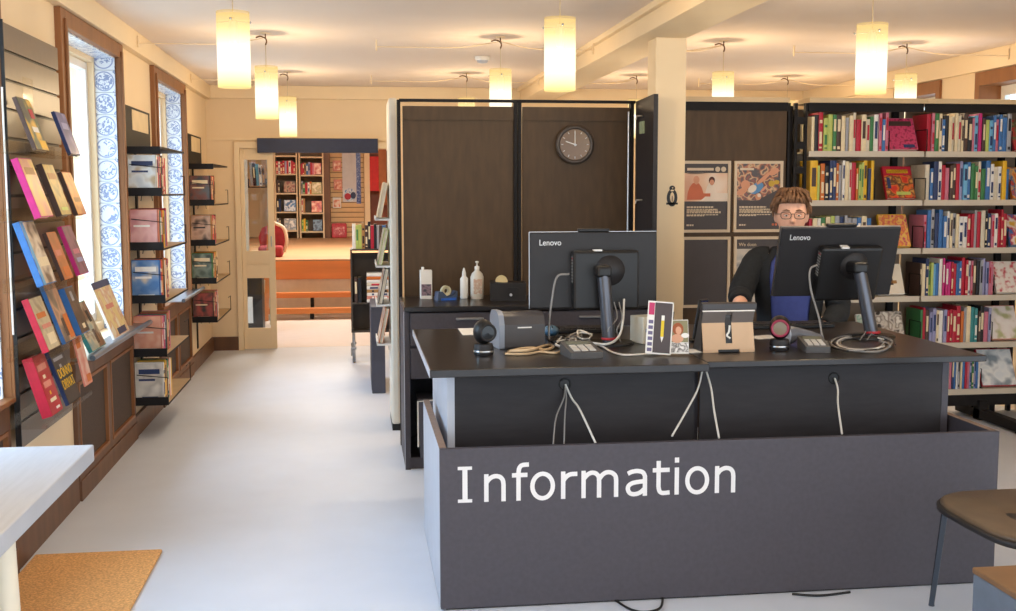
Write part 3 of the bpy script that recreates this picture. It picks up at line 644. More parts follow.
# ================================================================== INFORMATION DESK
DZT = .852
o = desk = thing('information_desk', 'long charcoal information desk with a low front screen', 'desk', (1.4, 4.5, 0))
def L(x, y, z=0): return (x-1.4, y-4.5, z)
SX = at(705, 361, Z=DZT).x
for a, b, q in ((.262, SX-.003, 0), (SX+.003, 2.468, .05)):
    MB().rbox(a-1.4, 4.085-4.5+q, DZT-.03+q*.1, b-1.4, 5.33-4.5, DZT, .003).build('desktop', [TOPM], desk)
MB().box(.262-1.402, 4.09-4.5, DZT-.03, .262-1.4, 5.325-4.5, DZT-.001).build('edge_band', GREYW, desk)
G1, G2 = at(565, 384, Y=4.25), at(834, 378, Y=4.25)
for a, b, g in ((.34, SX-.012, G1), (SX+.012, 2.35, G2)):
    p = MB().box(a-1.4, -.25, .12, b-1.4, -.232, DZT-.031).build('modesty_panel', MODM, desk)
    MB().lathe([(.024, 0), (.024, .004), (.018, .004), (.018, 0)], n=20, M=Matrix.Translation((g.x-1.4, -.25, g.z)) @ Matrix.Rotation(PI/2, 4, 'X'), cap=False).lathe([(.018, .001), (.001, .0012)], n=20, M=Matrix.Translation((g.x-1.4, -.25, g.z)) @ Matrix.Rotation(PI/2, 4, 'X')).build('cable_hole', [BLACK], p)
for x in (.337, 2.345): MB().box(x-1.4-.0, -.252, .0, x-1.4+.028, .58, DZT-.031).build('leg_panel', GREYW if x < 1 else DARK, desk)
MB().box(SX-1.4-.02, -.2, 0, SX-1.4+.02, .7, DZT-.031).build('leg_panel', DARK, desk)
FX0, FX1, FZ = .283, 2.41, .592
MB().rbox(FX0-1.4, 3.93-4.5, .006, FX1-1.4, 3.955-4.5, FZ, .002).build('front_screen', DARK, desk)
for x, mm in ((FX0, GREYW), (FX1-.026, DARK)):
    s = MB().box(x-1.4, 3.955-4.5, .006, x-1.4+.026, 4.9-4.5, FZ-.002).build('side_screen', mm, desk)
    MB().box(x-1.4, 3.956-4.5, FZ-.002, x-1.4+.026, 4.9-4.5, FZ).build('edging', TAN, s)
MB().box(FX0-1.4+.03, 3.96-4.5, .05, FX1-1.4-.03, 4.22-4.5, .07).build('cable_tray', BLACK, desk)
MB().box(FX0-1.4+.02, 3.94-4.5, 0, FX1-1.4-.02, 3.95-4.5, .006).build('plinth', BLACK, desk)
# lettering
LT = mat('silver white lettering', '#e6e4e4', .5, .02)
lb = MB(); zb, ht, yf = .3955, .131, -.5708
xi0, xi1 = .347, .398
lb.box(xi0-1.4, yf, zb, xi1-1.4, -.5698, zb+.012).box(xi0-1.4, yf, zb+ht-.012, xi1-1.4, -.5698, zb+ht).box((xi0+xi1)/2-1.4-.009, yf, zb+.012, (xi0+xi1)/2-1.4+.009, -.5698, zb+ht-.012)
lb.build('letter', LT, desk)
def ribbon(mb, pts, w, y0, y1, closed=False):
    P = [Vector((p[0], p[1])) for p in pts]; n = len(P); A = []; B = []
    for k in range(n):
        a = P[(k-1) % n] if closed or k else P[0]; c = P[(k+1) % n] if closed or k < n-1 else P[-1]
        t = (c-a).normalized(); q = Vector((-t.y, t.x))*w/2; A.append(P[k]+q); B.append(P[k]-q)
    for k in range(n if closed else n-1):
        l = (k+1) % n; mb.prism([A[k][:], A[l][:], B[l][:], B[k][:]], y0, y1)
def arc(pts, n=5): return [(p.x, p.z) for p in spline([(a, 0, b) for a, b in pts], n)]
GLY = {'n': (.633, [[(.125, 0), (.125, .545)], arc([(.125, .38), (.2, .46), (.3, .5), (.4, .485), (.462, .42), (.478, .33)])+[(.478, 0)]]),
       'f': (.352, [[(.155, 0), (.155, .56)]+arc([(.155, .56), (.175, .65), (.235, .7), (.37, .708)])[1:], [(.02, .505), (.34, .505)]]),
       'o': (.607, [None]),
       'r': (.427, [[(.125, 0), (.125, .545)], arc([(.125, .36), (.19, .44), (.28, .485), (.42, .49)])]),
       'm': (.973, [[(.125, 0), (.125, .545)], arc([(.125, .38), (.2, .46), (.29, .5), (.38, .485), (.44, .42), (.452, .33)])+[(.452, 0)], arc([(.46, .38), (.53, .46), (.62, .5), (.72, .485), (.795, .42), (.812, .33)])+[(.812, 0)]]),
       'a': (.601, [arc([(.085, .455), (.17, .49), (.29, .503), (.4, .475), (.45, .40)])+[(.452, 0)], arc([(.45, .295), (.32, .285), (.18, .262), (.1, .205), (.092, .13), (.14, .06), (.235, .04), (.35, .07), (.45, .15)])]),
       't': (.394, [[(.14, .69), (.14, .17)]+arc([(.14, .17), (.165, .08), (.23, .042), (.38, .05)])[1:], [(.015, .505), (.375, .505)]]),
       'i': (.274, [[(.137, 0), (.137, .545)], [(.137, .645), (.137, .745)]])}
em = .1345/.727; pen = .347+.421*em*1.03; hs = (1.385-.347)/(5.922*em)
for ch in 'nformation':
    adv, st = GLY[ch]; b = MB()
    for si, ps in enumerate(st):
        cl = ps is None
        if cl: ps = [(.303+.213*math.cos(2*PI*k/32), .2725+.243*math.sin(2*PI*k/32)) for k in range(32)]
        ribbon(b, [(x*em*hs, z*em) for x, z in ps], .086*em, -.00012*si, .0012, cl)
    b.build('letter', LT, desk, (pen-1.4, -.5712, zb)); pen += adv*em*hs

# cables at the desk
def cable(label, pts, r=.004, mm=CWHITE, name='cable', group='loose cables on the desk'):
    return tag(MB().tube(spline(pts, 10), r, n=7).build(name, mm), label, 'cable', group)
g1 = Vector((G1.x, 4.242, G1.z)); g2 = Vector((G2.x, 4.242, G2.z))
gd = 'cables hanging below the desk top'
cable('white cable slanting right from the left desk hole', [g1, g1+Vector((.02, -.03, -.05)), at(580, 410, Y=4.15), at(597, 446, Y=4.0)], .0042, CWHITE, group=gd)
cable('grey cable hanging straight from the left desk hole', [g1, g1+Vector((.0, -.02, -.05)), at(565, 415, Y=4.16), at(564, 446, Y=4.05)], .003, CGREY, group=gd)
cable('grey cable bowing left from the left desk hole', [g1, g1+Vector((-.01, -.02, -.05)), at(556, 418, Y=4.16), at(553, 446, Y=4.05)], .003, CGREY, group=gd)
cable('white cable from the desk seam down to the left', [at(703, 367, Y=4.235), at(698, 388, Y=4.18), at(688, 408, Y=4.12), at(672, 436, Y=4.0)], .004, CWHITE, group=gd)
cable('white cable from the desk seam down to the right', [at(705, 367, Y=4.235), at(711, 388, Y=4.18), at(714, 410, Y=4.12), at(719, 438, Y=4.0)], .004, CWHITE, group=gd)
cable('white cable dropping from the right desk hole', [g2, g2+Vector((.0, -.03, -.04)), at(838, 405, Y=4.15), at(842, 434, Y=4.0)], .004, CWHITE, group=gd)
cable('thin dark cable curving on the floor before the desk', [Vector((.92, 3.95, .006)), at(630, 609, Z=.006), at(645, 612, Z=.006), at(660, 608, Z=.006), Vector((1.11, 3.95, .006))], .0045, BLACK, group='floor cables')
cable('thin dark cable lying along the front of the desk base', [at(792, 594, Z=.006), at(820, 595.5, Z=.006), at(850, 592, Z=.006)], .0045, BLACK, group='floor cables')

# monitors
def monitor(label, loc, tilt, rz, lean, base_off=(.02, -.11), zc0=.31):
    o = thing('desktop_computer', label, 'computer', loc, rz, group='all-in-one desktop computers')
    Wd, Hd, zc = .56, .33, zc0
    T = Matrix.Translation((0, 0, zc)) @ Matrix.Rotation(tilt, 4, 'X')
    MB().rbox(-Wd/2, 0, -Hd/2, Wd/2, .028, Hd/2, .006, M=T).build('monitor_back', BLK2, o)
    MB().box(-Wd/2+.008, .0281, -Hd/2+.02, Wd/2-.008, .029, Hd/2-.008, M=T).build('screen', mat('dim screen', '#20242c', .15), o)
    e = MB().box(-Wd/2-.002, .008, -Hd/2, -Wd/2, .022, Hd/2, M=T).box(-Wd/2, .008, Hd/2, Wd/2, .022, Hd/2+.0015, M=T); e.build('metal_edge', STEEL, o)
    MB().rbox(-.07, .004, Hd/2, .07, .024, Hd/2+.014, .004, M=T).build('camera_housing', BLACK, o)
    pc = MB().rbox(-.10, -.05, -.17, .19, 0, .085, .012, M=T).build('computer_module', BLACK, o)
    sl = MB()
    for k in range(9): sl.box(-.1015, -.042, -.05+k*.013, -.1, -.012, -.043+k*.013, M=T)
    sl.build('vent_slots', CGREY, pc); MB().box(-.1015, -.04, .05, -.1, -.02, .06, M=T).build('port', RED, pc)
    MB().box(-.01, -.052, .083, .025, -.02, .09, M=T).build('lock_tab', WHITE, pc)
    MB().lathe([(.065, 0), (.062, .008), (.0, .009)], n=32, M=T @ Matrix.Translation((.06, -.05, .0)) @ Matrix.Rotation(PI/2, 4, 'X')).build('hinge_cover', BLK2, pc)
    cx = base_off[0]; by = base_off[1]
    MB().loft([[(cx-lean*z+.055*.55*math.cos(t)*a, by+.03*math.sin(t)*a+yo, z) for t in [2*PI*k/16 for k in range(16)]] for z, a, yo in ((.012, 1, 0), (.2, .95, .01), (.30, .95, .02))]).build('stand_column', mat('silver column', '#5a5b62', .3, .05, metal=.7), o)
    MB().rbox(cx-lean*.3-.033, by-.01, .285, cx-lean*.3+.033, -.045, .335, .012).build('stand_neck', BLACK, o)
    MB().loft([[(cx+.11*a*math.cos(t), by+.02+.09*a*math.sin(t), z) for t in [2*PI*k/32 for k in range(32)]] for z, a in ((0, 1), (.008, 1), (.013, .93))]).build('stand_base', BLACK, o)
    MB().lathe([(.034, .022), (.036, .026), (.034, .032)], n=20, M=Matrix.Translation((cx, by, 0))).build('red_ring', RED, o)
    text_mesh('logo', 'Lenovo', .036, mat('logo silver', '#e4e4e4', .4), o, T @ Matrix.Translation((-Wd/2+.04, -.0005, Hd/2-.057)) @ Matrix.Rotation(PI/2, 4, 'X') @ Matrix.Scale(.9, 4, (1, 0, 0)), .0012)
    return o
ml = at(592.5, 269, Y=4.78)
monitor('left black desktop computer with silver column, seen from behind', (ml.x+.006, 4.78, DZT+.0005), -.02, 0, .08, (.045, -.115))
mr = at(836, 263, Y=4.86)
monitor('right black desktop computer tilted back, in front of the person', (mr.x, 4.85, DZT+.0005), .30, 0, .2, (.11, -.145), .328)
cable('thin white cable hanging behind the left computer', [at(569, 274, Y=4.74), at(557, 277, Y=4.72), at(552, 300, Y=4.7), at(549, 326, Y=4.7), Vector((at(549, 330, Y=4.7).x, 4.7, DZT+.006))], .0045, CGREY)
cable('thin pale cable hanging behind the right computer', [at(817, 265, Y=4.76), at(810, 270, Y=4.74), at(811, 290, Y=4.72), at(819, 318, Y=4.7), Vector((at(821, 335, Y=4.62).x, 4.6, DZT+.006))], .0045, CGREY)

# keyboards (behind the computers)
def keyboard(x, y, label):
    o = thing('keyboard', label, 'keyboard', (x, y, DZT+.0005), group='keyboards')
    MB().rbox(-.22, -.07, 0, .22, .07, .018, .004).build('case', BLACK, o)
    k = MB()
    for r in range(5):
        for c_ in range(15): k.box(-.208+c_*.0278, -.058+r*.0235, .018, -.208+c_*.0278+.023, -.058+r*.0235+.019, .023)
    k.build('keys', BLK2, o)
keyboard(ml.x-.02, 5.12, 'black keyboard behind the left computer'); keyboard(mr.x-.12, 5.15, 'black keyboard in front of the person')

# scanners
def scanner(label, loc, face, red):
    o = thing('barcode_scanner', label, 'scanner', loc, face, group='desk barcode scanners')
    MB().lathe([(.038, 0), (.04, .006), (.04, .03), (.036, .045)], n=28).build('base', BLK2, o)
    MB().lathe([(.0405, .012), (.0412, .014), (.0412, .018), (.0405, .02)], n=28, cap=False).build('metal_band', STEEL, o)
    MB().ell((0, 0, .093), (.043, .04, .05), n=24, k=14).build('head', BLACK, o)
    M = Matrix.Translation((0, -.03, .093)) @ Matrix.Rotation(PI/2, 4, 'X')
    MB().lathe([(.03, 0), (.035, .008), (.037, .012), (.03, .014), (.028, .01), (.001, .01)], n=28, M=M).build('lens_ring', mat('dark red plastic', '#9a3048', .3) if red else BLK2, o)
    MB().lathe([(.027, .0101), (.001, .0112)], n=24, M=M).build('lens', mat('lens amber', '#7d6a50', .15) if red else mat('lens black', '#101012', .08), o)
p = at(484.5, 356, Z=DZT); scanner('black round barcode scanner at the left end of the desk', (p.x, p.y+.03, DZT+.0005), .35, False)
p = at(782, 351, Z=DZT); scanner('round barcode scanner with a red-ringed lens on the desk', (p.x, p.y+.03, DZT+.0005), -.34, True)
# receipt printer
p = at(520, 349, Z=DZT)
o = thing('receipt_printer', 'dark grey receipt printer beside the left scanner', 'printer', (p.x+.012, p.y+.09, DZT+.0005), .12)
W2 = .088
MB().loft([[(x, .07*math.cos(t)*1.0 if 0 else y, z) for (y, z) in [(-.075, 0), (.075, 0), (.08, .03), (.075, .12), (.05, .145), (-.03, .148), (-.06, .135), (-.078, .1)]] for x in (-W2, W2)], smooth=False).build('body', mat('printer grey', '#4a4646', .4, .05), o, bevel=.006)
MB().loft([[(x, y, z) for (y, z) in [(-.085, 0), (.08, 0), (.086, .03), (.08, .125), (.05, .153), (-.03, .156), (-.068, .142), (-.088, .1)]] for x in (-W2-.022, -W2)], smooth=False).build('side_cover', mat('printer pale side', '#8d929c', .3, .04), o, bevel=.006)
MB().box(-.03, -.0805, .085, .03, -.0765, .09).build('paper_slot', WHITE, o)
p = at(478, 335, Z=DZT)
tag(MB().rbox(-.05, -.12, 0, .05, .12, .003, .001).build('paper_sheet', WHITE, None, (p.x-.02, p.y+.12, DZT+.0004)), 'white sheet of paper behind the left scanner', 'paper')
# payment terminals / phones
def keypad(label, px, py, w_, d_, rz):
    p = at(px, py, Z=DZT); o = thing('card_terminal', label, 'card terminal', (p.x, p.y+d_/2, DZT+.0005), rz, group='card terminals')
    MB().loft([[(-w_/2, -d_/2, 0), (w_/2, -d_/2, 0), (w_/2, d_/2, 0), (-w_/2, d_/2, 0)], [(-w_/2, -d_/2, .025), (w_/2, -d_/2, .025), (w_/2, d_/2, .05), (-w_/2, d_/2, .05)]], smooth=False).build('case', mat('terminal grey', '#4e4c4c', .45, .05), o, bevel=.005)
    k = MB(); T = Matrix.Translation((0, 0, .0382)) @ Matrix.Rotation(math.atan2(.025, d_), 4, 'X')
    for r in range(4):
        for c_ in range(3): k.box(-w_*.36+c_*w_*.25, -d_*.4+r*d_*.13, 0, -w_*.36+c_*w_*.25+w_*.19, -d_*.4+r*d_*.13+d_*.09, .004, M=T)
    k.build('keys', mat('key grey', '#c2beb8', .5), o)
    MB().box(-w_*.38, d_*.16, 0, w_*.38, d_*.42, .002, M=T).build('display', mat('lcd grey', '#7d7f72', .2), o)
keypad('grey card terminal left of the leaflet stand', 585, 359, .13, .16, .1)
keypad('grey card terminal between the red scanner and the right computer', 821, 353, .1, .15, -.15)
# handset scanner lying
p = at(806, 348, Z=DZT)
o = thing('handheld_scanner', 'dark handheld scanner lying beside the red-ringed scanner', 'scanner', (p.x, p.y+.1, DZT+.0015))
MB().tube([(-.04, 0, .04), (-.02, 0, .045), (.0, 0, .048), (.06, 0, .035), (.11, 0, .02)], [.04, .036, .026, .022, .018], n=14).build('grip', mat('handset grey', '#6a6a70', .35), o); MB().tube([(-.046, 0, .04), (-.04, 0, .04)], [.04, .04], n=16).build('window_rim', GREYW, o)
# leaflet stand
p = at(664, 357, Z=DZT)
o = thing('leaflet_stand', 'white-edged leaflet holder with a pencil card and a photo card', 'leaflet holder', (p.x, p.y+.02, DZT+.006), -.08)
T1 = Matrix.Translation((-.02, .0, .002)) @ Matrix.Rotation(math.radians(-10), 4, 'X') @ Matrix.Rotation(math.radians(5), 4, 'Y') 
c1 = MB().box(-.05, 0, 0, .052, .004, .21, M=T1).build('pencil_card', WHITE, o)
b = MB(); b.box(-.022, -.001, .006, .047, 0, .205, 0, M=T1).box(-.046, -.001, .155, -.024, 0, .203, 1, M=T1)
for q in range(6): b.box(-.044, -.001, .01+q*.022, -.026, 0, .024+q*.022, 2, M=T1)
b.box(.006, -.002, .07, .018, -.001, .135, 3, M=T1).box(.006, -.002, .135, .018, -.001, .155, 4, M=T1).prism([(.006, .07), (.018, .07), (.012, .048)], -.002, -.001, 4, M=T1)
b.build('card_print', [mat('card charcoal', '#4d4344'), mat('pink print', '#c33566'), mat('violet print', '#6c6486'), mat('yellow print', '#e3c52c'), WHITE], c1)
T2 = Matrix.Translation((.062, .012, .002)) @ Matrix.Rotation(math.radians(-12), 4, 'X')
c2 = MB().box(-.03, 0, 0, .046, .004, .135, M=T2).build('photo_card', WHITE, o)
b = MB(); b.box(-.028, -.001, .045, .044, 0, .132, 0, M=T2).box(-.028, -.001, .005, .044, 0, .043, 3, M=T2)
for (x, z, rx, rz, q, y) in ((.004, .098, .022, .025, 1, -.001), (.006, .092, .012, .016, 2, -.002), (.0, .06, .025, .018, 2, -.0015), (.032, .072, .016, .01, 4, -.0025)):
    b.prism([(x+rx*math.cos(2*PI*k/14), z+rz*math.sin(2*PI*k/14)) for k in range(14)], y-.001, y, q, M=T2)
b.build('card_print', [mat('photo olive', '#8a8462'), mat('ginger', '#a2552c'), mat('photo skin', '#d9a384'), artmat('bw print', ['#d8d2cc', '#6a6460', '#e8e4e0'], 60), WHITE], c2)
MB().box(-.075, -.012, 0, .11, .06, .002).build('acrylic_base', ACRYL, o)
# white box behind it
p = at(641, 344, Z=DZT)
o = thing('white_carton', 'small white carton with a blue print behind the leaflet holder', 'box', (p.x+.035, p.y+.05, DZT+.0005), .35)
MB().rbox(-.05, -.05, 0, .06, .05, .115, .003).build('body', mat('off white card', '#dcd8c8', .6), o)
b = MB().box(-.03, -.0512, .045, .03, -.0502, .052).box(-.02, -.0512, .055, .03, -.0502, .07).box(-.036, -.0512, .05, -.028, -.0502, .066); b.build('blue_print', mat('blue carton ink', '#2f6fb0'), o)
tag(MB().tube([(0, 0, 0), (0, 0, .005)], .028, n=16).tube([(.0, -.0, .003), (.01, 0, .13)], .004).tube([(.012, .01, .003), (-.006, .014, .13)], .004).tube([(-.01, -.01, .003), (-.015, -.01, .12)], .004).build('pen_cup', BLACK, None, (at(678, 345, Z=DZT).x, 4.72, DZT+.0005)), 'black pens standing behind the leaflet holder', 'pens')
# tablet stand
p = at(729, 352.5, Z=DZT)
o = thing('tablet_stand', 'beige tablet stand with a dark slot and grey top', 'tablet stand', (p.x, p.y, DZT+.0005), .0)
w_ = .107
pr = [(0, .002), (.028, .125), (.01, .158), (.03, .2)]
def plate(mb, y0, z0, y1, z1, xa, xb, t=.006, m=0):
    mb.add([(xa, y0, z0), (xb, y0, z0), (xb, y1, z1), (xa, y1, z1), (xa, y0+t, z0), (xb, y0+t, z0), (xb, y1+t, z1), (xa, y1+t, z1)], [(0, 1, 2, 3), (4, 5, 6, 7), (0, 1, 5, 4), (1, 2, 6, 5), (2, 3, 7, 6), (3, 0, 4, 7)], m)
b = MB(); plate(b, .0, .012, .026, .118, -w_, -.012); plate(b, .0, .012, .026, .118, .016, w_); plate(b, 0, .012, .004, .036, -.012, .016); plate(b, 0, .0, .0, .012, -w_, -.045); plate(b, 0, .0, .0, .012, .045, w_)
b.build('front_plate', mat('beige card', '#d0ae8c', .55, .05), o)
b = MB(); plate(b, .026, .118, .008, .165, -w_, -.012); plate(b, .026, .118, .008, .165, .016, w_); plate(b, .02, .15, .008, .165, -.012, .016); b.build('upper_plate', mat('warm grey card', '#6e6662', .5, .05), o)
b = MB(); plate(b, .012, .036, .032, .15, -.012, .016); plate(b, .006, .002, .008, .02, -.05, .05); b.build('slot', BLACK, o)
b = MB(); plate(b, .008, .165, .012, .17, -w_-.002, w_+.002); b.build('rim', WHITE, o)
MB().rbox(-w_-.004, .012, .168, w_+.012, .05, .2, .006).build('tablet_edge', mat('tablet grey', '#3f3b3b', .35), o)
MB().loft([[(-w_, .03, 0), (w_, .03, 0), (w_, .14, 0), (-w_, .14, 0)], [(-w_, .03, .168), (w_, .03, .168), (w_, .045, .168), (-w_, .045, .168)]], smooth=False).build('rear_body', mat('tablet grey', '#3f3b3b'), o)
b = MB().tube(spline([(.002, -.004, .058), (-.012, -.006, .07), (-.004, -.006, .085), (.0, -.002, .11)]), .004, n=6); b.build('strap_loop', WHITE, o)
# second tablet seen edge-on
p = at(698, 342, Z=DZT)
o = thing('tablet', 'black tablet leaning upright, seen edge-on beside the tablet stand', 'tablet', (p.x-.005, p.y+.0, DZT+.0005), 0)
T = Matrix.Translation((0, 0, .012)) @ Matrix.Rotation(math.radians(9), 4, 'Y') @ Matrix.Rotation(math.radians(62), 4, 'Z')
MB().rbox(-.09, -.006, .004, .09, .006, .175, .004, M=T).build('body', BLACK, o); MB().box(-.086, -.007, .012, .086, -.006, .17, M=T).build('screen', mat('tablet glass', '#2e3a4a', .1), o); MB().box(-.03, -.02, 0, .05, .06, .01).build('foot', BLK2, o)
# papers on desk
for q, (px, py, ww, rz, lab) in enumerate(((765, 338, .13, .3, 'white paper lying between tablet stand and red scanner'), (690, 352, .08, .1, 'small white slip beside the leaflet holder'))):
    p = at(px, py, Z=DZT); x = MB().rbox(-ww/2, -.05, 0, ww/2, .05, .002, .0008).build('paper_sheet', WHITE, None, (p.x, p.y+.02, DZT+.0004)); x.rotation_euler = (0, 0, rz); tag(x, lab, 'paper')
# cable tangles
def onto(px, py, z=.006): q = at(px, py, Z=DZT+z); return Vector((q.x, q.y, DZT+z))
rg = random.Random(3)
cable('pale beige cable bundle in front of the printer', [onto(508, 352), onto(520, 349, .012), onto(533, 348, .012), onto(545, 350), onto(553, 347), onto(548, 345), onto(530, 350, .02), onto(510, 351, .018)], .006, mat('beige cable', '#cdb18c'))
cable('second beige cable loop in front of the printer', [onto(505, 354), onto(525, 354), onto(540, 352), onto(556, 353), onto(562, 349), onto(556, 345)], .005, mat('beige cable', '#cdb18c'))
cable('long white cable looping round the left computer foot', [at(624, 299, Y=4.7), at(623, 320, Y=4.66), at(619, 336, Y=4.6), onto(608, 344, .02), onto(590, 343, .02), onto(578, 345, .03), onto(570, 350)], .005, CWHITE)
cable('white cable running from the left computer to the leaflet holder', [onto(575, 345, .02), onto(598, 345, .01), onto(612, 352), onto(625, 355), onto(645, 354), onto(660, 353)], .004, CWHITE)
for k, (cx_, cy_) in enumerate(((568, 342), (575, 338), (558, 340), (583, 336))):
    pts = [onto(cx_+9*math.cos(t*1.3+k)+rg.uniform(-4, 4), cy_+4*math.sin(t*1.3+k)+rg.uniform(-2, 2), .008+.022*rg.random()) for t in range(9)]
    cable('tangled %s cable between the printer and left computer' % ['white', 'grey', 'black', 'pale'][k], pts, .004, [CWHITE, CGREY, BLACK, CWHITE][k])
for k, (px, x2) in enumerate(((614, 612), (619, 621))):
    cable('thin grey wire rising %s behind the left computer' % ['straight', 'bowed'][k], [at(px, 302, Y=4.68), at(px+3, 318, Y=4.66), at(x2-4, 330, Y=4.64), onto(x2, 343)], .0028, CGREY)
for k in range(5):
    t0 = k*.5
    pts = [onto(862+(22+3*k)*math.cos(t0+t*.75), 343+(6.5+k*.6)*math.sin(t0+t*.75), .006+.003*k) for t in range(7+k % 2)]
    cable('%s cable coiled round the right computer foot' % ['grey', 'white', 'black', 'pale grey', 'dark'][k], pts, .0042, [CGREY, CWHITE, BLACK, CGREY, BLACK][k])
cable('long grey cable looping in front of the right computer foot', [onto(825, 341), onto(838, 345), onto(850, 350), onto(868, 352), onto(884, 350), onto(889, 344), onto(880, 341)], .005, CGREY)
for k, px in enumerate((864, 871)):
    cable('pale wire rising %s the right column' % ['close to', 'farther from'][k], [at(px, 296, Y=4.75), at(px+2, 312, Y=4.75), at(px+3, 328, Y=4.72), onto(px-4, 340)], .003, CGREY)
# small blue gadget in tangle
p = at(553, 338, Z=DZT)
o = thing('computer_mouse', 'dark blue computer mouse among the cables by the printer', 'mouse', (p.x, p.y+.05, DZT+.0005))
MB().ell((0, 0, .026), (.035, .055, .0255), n=18, k=10).build('shell', mat('blue mouse shell', '#3b5f7a', .3), o); MB().box(-.002, -.04, .042, .002, -.012, .05).build('wheel', BLACK, o)
p = at(553, 347, Z=DZT)

# ================================================================== PERSON
PX, PY = at(793, 205, Y=5.66).x, 5.68
def skin_body(name, verts, edges, rad, mats, parent=None, root=0, sub=2, voxel=None, extra=None):
    me = bpy.data.meshes.new(name+'_s'); me.from_pydata(verts, edges, [])
    ob = bpy.data.objects.new(name+'_s', me); C.objects.link(ob)
    ob.modifiers.new('skin', 'SKIN')
    if not me.skin_vertices: me.skin_vertices.new()
    for i, r in enumerate(rad):
        me.skin_vertices[0].data[i].radius = r if isinstance(r, tuple) else (r, r)
        me.skin_vertices[0].data[i].use_root = (i == root)
    s = ob.modifiers.new('sub', 'SUBSURF'); s.levels = sub; s.render_levels = sub
    dg = bpy.context.evaluated_depsgraph_get(); dg.update()
    m2 = bpy.data.meshes.new_from_object(ob.evaluated_get(dg)); bpy.data.objects.remove(ob)
    return m2
person = thing('person', 'person with short brown hair and glasses in a dark cardigan, seated behind the right computer', 'person', (PX, PY, 0), math.radians(-18))
HZ = 1.375     # head centre
HR = (.077, .094, .118)
V = []; Eg = []; Rd = []
def addv(p, r, parent=None):
    V.append(p); Rd.append(r)
    if parent is not None: Eg.append((parent, len(V)-1))
    return len(V)-1
pel = addv((0, .02, .68), (.15, .11)); ab = addv((0, .02, .83), (.135, .1), pel); chst = addv((0, .02, 1.0), (.15, .105), ab); up = addv((0, .02, 1.12), (.12, .08), chst)
nk = addv((0, .005, 1.21), .055, up); nk2 = addv((0, -.005, 1.28), .052, nk); 
armR = None
for sd in (-1, 1):
    sh = addv((sd*.165, .02, 1.135), .062, up)
    el = addv((-.255, -.10, .945) if sd < 0 else (.25, .0, .88), .047, sh)
    wr_ = addv((-.265, -.37, .898), .031, el) if sd < 0 else addv((.14, -.17, .755), .031, el)
    hp = addv((sd*.11, .0, .665), .09, pel); kn = addv((sd*.13, -.36, .62), .07, hp); an = addv((sd*.13, -.33, .3), .045, kn); ft = addv((sd*.13, -.45, .26), .035, an)
bm_ = skin_body('body', V, Eg, Rd, SKIN)
bb_ = bmesh.new(); bb_.from_mesh(bm_); bpy.data.meshes.remove(bm_)
def merge(mb):
    me = bpy.data.meshes.new('t'); me.from_pydata(mb.v, [], mb.f); bb_.from_mesh(me); bpy.data.meshes.remove(me)
hd = MB(); rings = []
for i in range(25):     # the head as a shaped loft from chin to crown
    t = -PI/2+PI*i/24; z = HR[2]*math.sin(t); q = max(.02, math.cos(t))
    wx = HR[0]*q**.8*(1-.16*max(0, -math.sin(t))**1.2); fy = HR[1]*q**.75
    ring = []
    for j in range(32):
        a = 2*PI*j/32; x = wx*math.cos(a); y = fy*math.sin(a)
        if y < 0: y *= .93+.07*abs(math.cos(a))
        if z < -.05 and y > 0: y *= .75
        ring.append((x, y-.02, HZ+z))
    rings.append(ring)
hd.loft(rings); merge(hd)
ns = MB(); ns.loft([[(.006*a*math.cos(t), -.102-yo+.012*a*math.sin(t), HZ+z) for t in [2*PI*k/10 for k in range(10)]] for z, a, yo in ((.012, .8, .0), (-.008, 1.1, .006), (-.026, 1.7, .014), (-.036, 1.9, .01), (-.042, 1.0, .0))]); merge(ns)
for sd in (-1, 1):
    e_ = MB().ell((sd*.078, .0, HZ-.008), (.012, .022, .032), n=12, k=8); merge(e_)
    br_ = MB().ell((sd*.032, -.098, HZ+.024), (.024, .012, .008), n=12, k=6); merge(br_)
    hx, hy, hz = (-.267, -.395, .882) if sd < 0 else (.12, -.17, .745)
    pm = MB().ell((hx, hy-.02, hz), (.04, .052, .017), n=14, k=8); merge(pm)
    for f in range(4):
        fx = hx+(-.03+f*.02); ln = (.062, .072, .07, .056)[f if sd < 0 else 3-f]
        tb = MB().tube([(fx, hy-.05, hz), (fx*1.0, hy-.05-ln*.5, hz+.008), (fx, hy-.05-ln*.85, hz-.006), (fx, hy-.05-ln, hz-.018)], [.0095, .009, .008, .006], n=8); merge(tb)
    tx = -sd
    tb = MB().tube([(hx+tx*.032, hy+.005, hz), (hx+tx*.05, hy-.02, hz-.002), (hx+tx*.05, hy-.055, hz-.008)], [.011, .01, .007], n=8); merge(tb)
bme = bpy.data.meshes.new('body'); bb_.to_mesh(bme); bb_.free()
bo_ = bpy.data.objects.new('body_t', bme); C.objects.link(bo_)
rm = bo_.modifiers.new('fuse', 'REMESH'); rm.mode = 'VOXEL'; rm.voxel_size = .0055; rm.use_smooth_shade = True
sm = bo_.modifiers.new('soft', 'SMOOTH'); sm.iterations = 4; sm.factor = .5
dg = bpy.context.evaluated_depsgraph_get(); dg.update()
bme2 = bpy.data.meshes.new_from_object(bo_.evaluated_get(dg)); bpy.data.objects.remove(bo_)
bme2.materials.clear(); bme2.materials.append(SKIN)
for p_ in bme2.polygons: p_.use_smooth = True
body = bpy.data.objects.new('body', bme2); C.objects.link(body); body.parent = person
